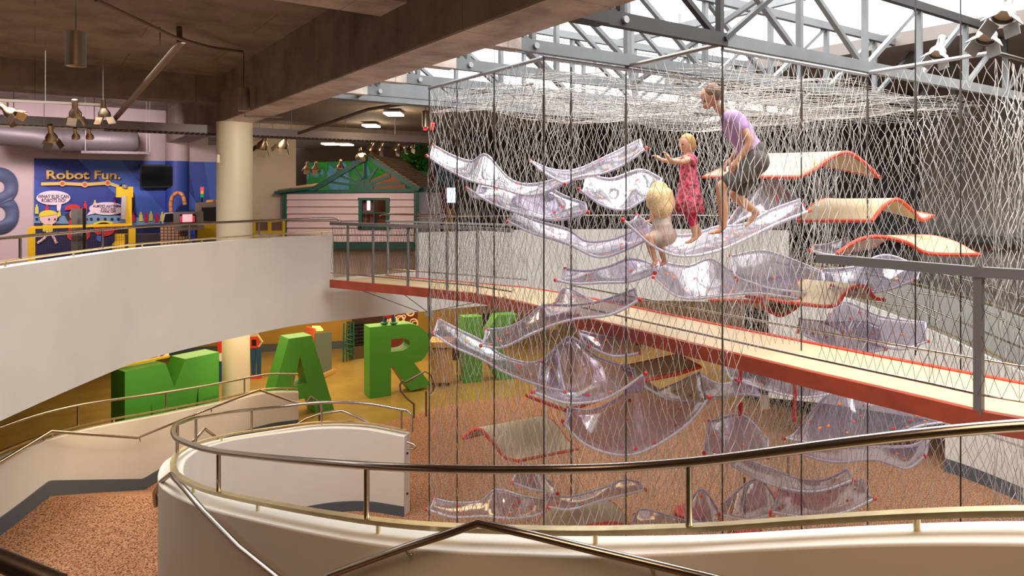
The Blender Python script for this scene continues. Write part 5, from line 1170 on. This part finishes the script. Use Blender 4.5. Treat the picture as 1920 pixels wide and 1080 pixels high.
# lamps at the upper right
for i, (px, py, Y) in enumerate([(1760, 92, 7.6), (1852, 60, 6.2), (1885, 18, 5.6)]):
    p = P(px, py, Y); head(p, p+W3(-.15, -.1, -.3)-W3(0, 0, 0), .85, ['pale lamp beside the right end of the trusses', 'grey barn door lamp at the upper right', 'grey barn door lamp in the top right corner'][i], SPOTM=mat('lamp_grey', (.30, .29, .29), .45, .5))
# ceiling fluorescent panels
for i, (x0, x1, y, z) in enumerate([(720, 757, 215, 1.6), (680, 712, 237, 1.6), (604, 632, 271, 1.45), (634, 662, 272, 1.45)]):
    Y = (z-.04)*F/(HZ-y); a, b = G((x0+x1)/2-(x1-x0)*.42, Y, E+z-.03), G((x0+x1)/2+(x1-x0)*.42, Y, E+z-.03)
    rt = empty('ceiling_light', a.lerp(b, .5), ['largest and rightmost lit ceiling panel near the trusses', 'second lit ceiling panel left of the largest', 'left lit tube above the forest mural', 'right lit tube above the forest mural'][i], 'ceiling light', 'warm lit ceiling panels')
    MB().bar(a, b, .5, .03).build('diffuser', GLOW, rt); MB().bar(a+Vector((0, 0, .03)), b+Vector((0, 0, .03)), .56, .03).build('frame', LGREY, rt)
    m_ = a.lerp(b, .5); point('panel_bulb', (m_.x, m_.y, m_.z-.25), 22, WARM, .2)
# ceiling pipes in the back
tag(MB().tube([P(560, 250, 13.5), P(690, 205, 12), P(1000, 158, 10.6)], .03, 8).build('ceiling_pipe', mat('pipe_dark', (.10, .085, .08), .6)), 'dark pipe running under the back ceiling toward the trusses', 'pipe')
tag(MB().tube([P(459, 210, 11.2), P(459, 218, 11.2), P(528, 220, 11.6), P(530, 217, 11.6)], .012, 8).build('girder_conduit', LGREY), 'thin pale conduit under the girder beside the pendant', 'pipe')
tag(MB().tube([P(409, 290, 12.6), P(409, 305, 12.6)], .03, 10).build('column_sensor', mat('sensor_white', (.7, .65, .55), .4)), 'small cream box fixed on the left side of the column', 'sensor')

# ================================================================== PEOPLE
SKIN = mat('skin', (.50, .25, .15), .5)
def capsules(chains, extra=()):
    mb = MB()
    for ch in chains:
        for (p0, r0), (p1, r1) in zip(ch, ch[1:]):
            n_ = max(2, int((p1-p0).length/.03)); 
            mb.tube([p0.lerp(p1, i/n_) for i in range(n_+1)], [r0+(r1-r0)*i/n_ for i in range(n_+1)], 14)
        for p, r in ch: mb.ell(p, r*.995, 14, 10)
    for c, r, M in extra: mb.ell(c, r, 20, 14, M)
    return mb
def fig(name, chains, m, parent, extra=(), vox=.008, sm=5, label=None):
    o = capsules(chains, extra).build(name, m, parent, label, recalc=False)
    a = o.modifiers.new('merge', 'REMESH'); a.mode = 'VOXEL'; a.voxel_size = vox; a.use_smooth_shade = True
    b = o.modifiers.new('soft', 'SMOOTH'); b.iterations = sm; b.factor = .5
    return o
def hand(p, fwd, up, s=1.0):
    """five fingers on a palm, mildly curled: returns chains"""
    fwd = fwd.normalized(); side = fwd.cross(up).normalized(); up = side.cross(fwd); out = []
    out.append([(p, .026*s), (p+fwd*.075*s, .030*s)])
    for k, (o_, L_) in enumerate([(-.03, .068), (-.011, .078), (.010, .073), (.029, .058)]):
        a = p+fwd*.085*s+side*o_*s; b = a+fwd*L_*.5*s-up*.010*s+side*o_*.25*s; c = b+fwd*L_*.42*s-up*.030*s; out.append([(a, .0105*s), (b, .0095*s), (c, .008*s)])
    a = p+fwd*.03*s-side*.028*s; out.append([(a, .013*s), (a+fwd*.03*s-side*.028*s-up*.01*s, .011*s), (a+fwd*.058*s-side*.036*s-up*.02*s, .009*s)])
    return out
def face(rt, c, d, r, up=Vector((0, 0, 1)), hairc=None):
    """eyes and mouth for a head at c looking along d"""
    d = d.normalized(); s_ = d.cross(up).normalized(); u = s_.cross(d)
    for k in (-1, 1): MB().ell(c+d*r*.86+s_*k*r*.36+u*r*.06, r*.11, 10, 8).build('eye', mat('eye_dark', (.03, .02, .02), .3), rt)
    MB().ell(c+d*r*.88-u*r*.45, (r*.22, r*.22, r*.06), 10, 6).build('mouth', mat('lips', (.42, .12, .10), .5), rt)
def px3(o, Y):
    return lambda x, y, b=0: P(x, y, Y+b)
# ---- adult
a = px3(0, 7.25)
ad = empty('person', a(1355, 437), 'adult in lilac shirt and dark shorts stooping forward barefoot', 'person')
d = (a(1300, 205)-a(1331, 178)).normalized()
hc = a(1332, 181)
ch = [[(a(1346, 200), .048), (a(1360, 216), .055)], [(a(1368, 224), .10), (a(1384, 244), .125), (a(1398, 268), .105), (a(1412, 292), .125), (a(1416, 303), .12)],
      [(a(1368, 222, -.15), .052), (a(1376, 222, .15), .052)],
      [(a(1380, 222, -.18), .055), (a(1406, 262, -.24), .043), (a(1404, 272, -.24), .040), (a(1383, 300, -.20), .027)],
      [(a(1374, 222, .17), .055), (a(1402, 258, .22), .043), (a(1372, 298, .18), .028)],
      [(a(1416, 304, -.08), .105), (a(1385, 328, -.09), .082), (a(1353, 350, -.10), .060), (a(1354, 375, -.10), .055), (a(1356, 390, -.10), .054), (a(1356, 425, -.10), .034)],
      [(a(1356, 424, -.10), .036), (a(1349, 433, -.10), .030), (a(1335, 436, -.10), .022)],
      [(a(1416, 306, .10), .105), (a(1395, 340, .10), .080), (a(1378, 366, .10), .058), (a(1396, 382, .10), .052), (a(1419, 398, .10), .032)],
      [(a(1419, 398, .10), .034), (a(1412, 408, .10), .028), (a(1401, 421, .10), .020)]]
for k in (-.028, -.01, .01, .028):
    ch.append([(a(1338, 436, -.10+k), .011), (a(1329, 438, -.10+k), .009)]); ch.append([(a(1403, 419, .10+k), .011), (a(1397, 425, .10+k), .009)])
ch += hand(a(1383, 300, -.2), a(1374, 312, -.18)-a(1383, 300, -.2), d) + hand(a(1372, 298, .18), a(1362, 308, .18)-a(1372, 298, .18), d)
M = (d).to_track_quat('X', 'Z').to_matrix()
fig('body', ch, SKIN, ad, [(hc, (.098, .078, .112), M), (hc+d*.09-Vector((0, 0, .0)), (.025, .014, .026), M), (hc+d*.04-Vector((0, 0, .06)), (.055, .05, .045), M), (hc-d*.005+W3(0, -.08, -.01), (.022, .01, .032), M)])
face(ad, hc, d, .098)
fig('hair', [[(hc-d*.02+Vector((0, 0, .03)), .10), (hc-d*.035+Vector((0, 0, .0)), .098)]], mat('hair_brown', (.16, .09, .05), .8, noise=.4, scale=40), ad, vox=.009, sm=3)
fig('shirt', [[(a(1366, 218), .075), (a(1370, 226), .118), (a(1385, 246), .142), (a(1399, 268), .124), (a(1411, 288), .142)], [(a(1368, 221, -.13), .076), (a(1376, 221, .13), .076)], [(a(1372, 222, -.08), .10), (a(1376, 224, .08), .10)], [(a(1384, 228, -.13), .09), (a(1396, 255, -.10), .085)],
              [(a(1380, 222, -.17), .078), (a(1390, 238, -.20), .068)], [(a(1374, 222, .17), .070), (a(1384, 236, .19), .064)]], mat('shirt_lilac', (.42, .26, .50), .8, noise=.08, scale=9, bump=.3), ad)
fig('shorts', [[(a(1411, 286), .146), (a(1417, 303), .142)], [(a(1417, 304, -.09), .130), (a(1388, 326, -.09), .104), (a(1367, 341, -.10), .088)], [(a(1417, 304, .10), .128), (a(1396, 338, .10), .102), (a(1386, 354, .10), .088)]], mat('shorts_charcoal', (.075, .062, .058), .85, bump=.3, scale=9), ad)
# ---- girl
g = px3(0, 7.35)
gi = empty('person', g(1303, 456), 'girl in a pink patterned dress with both arms stretched forward', 'person')
hc = g(1286, 270); d = (g(1262, 272)-hc).normalized(); d = (d+W3(0, -.55, -.1)-W3(0, 0, 0)).normalized()
ch = [[(g(1287, 284), .035), (g(1290, 294), .04)], [(g(1290, 300), .075), (g(1291, 330), .080), (g(1292, 362), .09)], [(g(1286, 297, -.07), .038), (g(1292, 297, .07), .038)],
      [(g(1298, 298, -.10), .036), (g(1278, 304, -.14), .029), (g(1262, 302, -.14), .026), (g(1255, 299, -.14), .02)],
      [(g(1284, 298, .10), .036), (g(1258, 303, .14), .028), (g(1240, 300, .14), .02)],
      [(g(1294, 366, -.05), .07), (g(1298, 405, -.05), .046), (g(1301, 420, -.05), .042), (g(1303, 444, -.05), .026)], [(g(1303, 446, -.05), .028), (g(1295, 453, -.05), .022), (g(1286, 455, -.05), .015)],
      [(g(1290, 366, .06), .07), (g(1292, 402, .08), .044), (g(1303, 422, .10), .038), (g(1312, 436, .10), .024)], [(g(1312, 438, .1), .025), (g(1306, 446, .1), .018)]]
ch += hand(g(1255, 299, -.14), g(1250, 290, -.14)-g(1255, 299, -.14), W3(1, 0, 0), .72)+hand(g(1240, 300, .14), g(1226, 289, .14)-g(1240, 300, .14), W3(1, 0, 0), .72)
M = d.to_track_quat('X', 'Z').to_matrix()
fig('body', ch, mat('skin_fair', (.62, .33, .22), .5), gi, [(hc, (.082, .074, .094), M), (hc+d*.078-Vector((0, 0, .012)), (.018, .012, .018), M)])
face(gi, hc, d, .083)
fig('hair', [[(hc-d*.02+Vector((0, 0, .025)), .086), (hc-d*.04-Vector((0, 0, .02)), .080), (hc-d*.045-Vector((0, 0, .05)), .06)], [(hc+d*.035+Vector((0, 0, .062)), .034), (hc+Vector((0, 0, .06)), .05)]], mat('hair_blond', (.55, .33, .13), .7, noise=.3, scale=40), gi, sm=3)
def ell_loft(rings, n_=32, wav=0):
    mb = MB(); vs = []
    for c, rx, ry in rings:
        for k in range(n_):
            t = 2*math.pi*k/n_; w_ = 1+wav*math.sin(t*6)*(rings.index((c, rx, ry))/len(rings)); vs.append(c+W3(rx*math.cos(t)*w_, ry*math.sin(t)*w_, 0))
    mb.add(vs, [(i*n_+k, i*n_+(k+1) % n_, (i+1)*n_+(k+1) % n_, (i+1)*n_+k) for i in range(len(rings)-1) for k in range(n_)], True); return mb
PINKD = mat('dress_pink', (.60, .09, .15), .8, noise=.8, scale=30, detail=1)
o = ell_loft([(g(1290, 291), .055, .07), (g(1291, 297), .085, .12), (g(1291, 312), .092, .115), (g(1291, 330), .095, .11), (g(1292, 352), .115, .125), (g(1293, 375), .14, .145), (g(1293, 399), .165, .165)], 40, .06).build('dress', PINKD, gi)
sd = o.modifiers.new('t', 'SOLIDIFY'); sd.thickness = .008
fig('sleeve', [[(g(1297, 296, -.08), .045), (g(1300, 301, -.12), .048)]], PINKD, gi, sm=2); fig('sleeve', [[(g(1286, 296, .08), .045), (g(1281, 301, .13), .048)]], PINKD, gi, sm=2)
fig('leggings', [[(g(1294, 375, -.05), .066), (g(1298, 405, -.05), .051), (g(1300, 419, -.05), .047)], [(g(1290, 375, .06), .066), (g(1292, 402, .08), .050), (g(1299, 414, .09), .044)]], mat('leggings_pink', (.60, .03, .12), .8), gi)
# ---- small child, back to the camera
c_ = px3(0, 7.35)
kd = empty('person', c_(1225, 495), 'small child with long pale blond hair crouching with the back turned', 'person')
hc = c_(1236, 362)
fig('body', [[(c_(1237, 378), .035), (c_(1238, 390), .05)], [(c_(1239, 398), .08), (c_(1242, 420), .085), (c_(1243, 436), .10)], [(c_(1228, 392, -.02), .035), (c_(1250, 392, .02), .035)],
             [(c_(1226, 393, -.03), .032), (c_(1223, 405, -.06), .028), (c_(1220, 414, -.06), .018)], [(c_(1251, 393, .03), .032), (c_(1257, 412, .1), .026), (c_(1250, 425, .15), .018)],
             [(c_(1237, 440, -.02), .062), (c_(1216, 446, -.10), .048), (c_(1222, 470, -.10), .040), (c_(1229, 492, -.10), .024), (c_(1222, 498, -.12), .018)],
             [(c_(1250, 440, .04), .062), (c_(1236, 450, .2), .045), (c_(1242, 474, .2), .038), (c_(1246, 492, .2), .024), (c_(1240, 497, .16), .018)]]
    +hand(c_(1220, 414, -.06), c_(1209, 416, -.06)-c_(1220, 414, -.06), Vector((0, 0, 1)), .6)+hand(c_(1250, 425, .15), c_(1245, 433, .15)-c_(1250, 425, .15), Vector((0, 0, 1)), .6), mat('skin_fair', (.62, .33, .22), .5), kd, [(hc, (.078, .072, .09), None), (hc+W3(-.07, .04, -.01), (.016, .012, .016), None)])
face(kd, hc, W3(-.6, .8, 0), .08)
HB = mat('hair_pale_blond', (.72, .52, .28), .75, noise=.25, scale=45)
fig('hair', [[(hc+Vector((0, 0, .03)), .10), (c_(1236, 372, -.03), .140), (c_(1240, 388, -.05), .125), (c_(1245, 398, -.05), .06)], [(c_(1222, 362, -.03), .05), (c_(1219, 384, -.03), .045)], [(c_(1252, 362, -.03), .055), (c_(1258, 384, -.03), .05)]], HB, kd, vox=.012, sm=2)
fig('shirt', [[(c_(1239, 398), .095), (c_(1241, 418), .10), (c_(1243, 430), .108)], [(c_(1228, 392, -.02), .045), (c_(1250, 392, .02), .045)], [(c_(1226, 393, -.03), .042), (c_(1225, 398, -.045), .04)]], mat('shirt_white', (.68, .62, .56), .8), kd)
fig('skirt', [[(c_(1242, 428), .112), (c_(1243, 440), .13)], [(c_(1240, 442, -.02), .10), (c_(1225, 446, -.07), .068)], [(c_(1252, 442, .04), .10), (c_(1244, 448, .12), .07)]], mat('skirt_beige', (.50, .38, .33), .8), kd)

# ================================================================== ROOM LIGHTS (hall lamps and added fill lights)
area('upper_hall_fill', (-4, 11.6, E+2.0), (9, 2.6), 290, (1, .93, .86), (0, 0, 0), 150)  # unseen fill added to brighten the upper hall and its ceiling
for x in (-4.8, -2.6, -.4, 1.6): spot('mural_spot', (x, 16.6, E+1.5), (x+.3, 20.1, E-.1), 300, (1, .80, .82), 120, 1, .15)
for px in (585, 690): spot('house_spot', tuple(P(px, 275, 15.5)), tuple(P(px+30, 395, HY)), 120, (1, .82, .76), 85, .9, .12)
spot('mural_back_spot', tuple(P(700, 270, 20.5)), tuple(P(670, 325, 24.5)), 110, (1, .9, .8), 90, .9, .12)
area('lower_hall_lamps', tuple(W3(-5, 18.5, E-2.5)), (9, 6), 460, (1, .76, .42))
area('lower_hall_lamps_left', tuple(W3(-5.8, 11.6, E-2.5)), (1.2, 3), 60, (1, .80, .5))
area('lower_hall_lamps_right', tuple(W3(3, 20, E-2.5)), (8, 4), 240, (1, .74, .42))
area('near_ramp_fill', (0, 1.0, E+2.0), (3.5, 2), 120, (1, .66, .40))  # added fill above the camera, warms the near wall face
area('left_ramp_fill', tuple(W3(-5.0, 8.3, E+1.9)), (2.5, 4), 150, (1, .95, .88), (0, 0, 0), 120)  # added fill that lifts the left ramp wall
area('right_ramp_fill', tuple(W3(8.8, 9.0, E+2.0)), (2.5, 2.5), 150, (1, .96, .9))  # added fill to brighten the right ramp walls
for a_, b_ in (((-1.5, 10.5), (-1.2, 14.4)), ((.8, 10.8), (1.5, 15.3)), ((3.2, 10.8), (4.3, 15.3))): spot('parapet_fill_spot', tuple(W3(*a_, E+1.3)), tuple(W3(*b_, E-1.3)), 150, (1, .98, .95), 80, .9, .12)  # added spots without fixtures, brighten the right parapet
for a_, b_ in (((6.0, 10.2), (7.6, 13.4)), ((6.6, 9.2), (8.6, 11.8)), ((7.4, 10.5), (10.0, 12))): spot('ramp_spot', tuple(W3(*a_, E+1.3)), tuple(W3(*b_, E-2.8)), 120, (1, .98, .95), 85, .9, .12)
spot('upper_column_spot', tuple(P(500, 262, 11.0)), tuple(P(445, 340, 13)), 90, (1, .9, .75), 75)
spot('upper_beige_spot', tuple(P(515, 262, 15)), tuple(wp(515, 360)), 90, (1, .82, .6), 90)
spot('column_spot', tuple(W3(-5.0, 14.0, E-2.5)), tuple(W3(-6.1, 15.3, 1.2)), 70, WARM, 80)
spot('letter_fill_spot', tuple(W3(-4.6, 13.3, E-2.5)), tuple(W3(-6.7, 13.8, .9)), 90, (1, .85, .6), 70)  # extra spot added to brighten the front of the M
point('gable_bulb', tuple(P(676, 280, 19.6)), 12, WARM, .05)
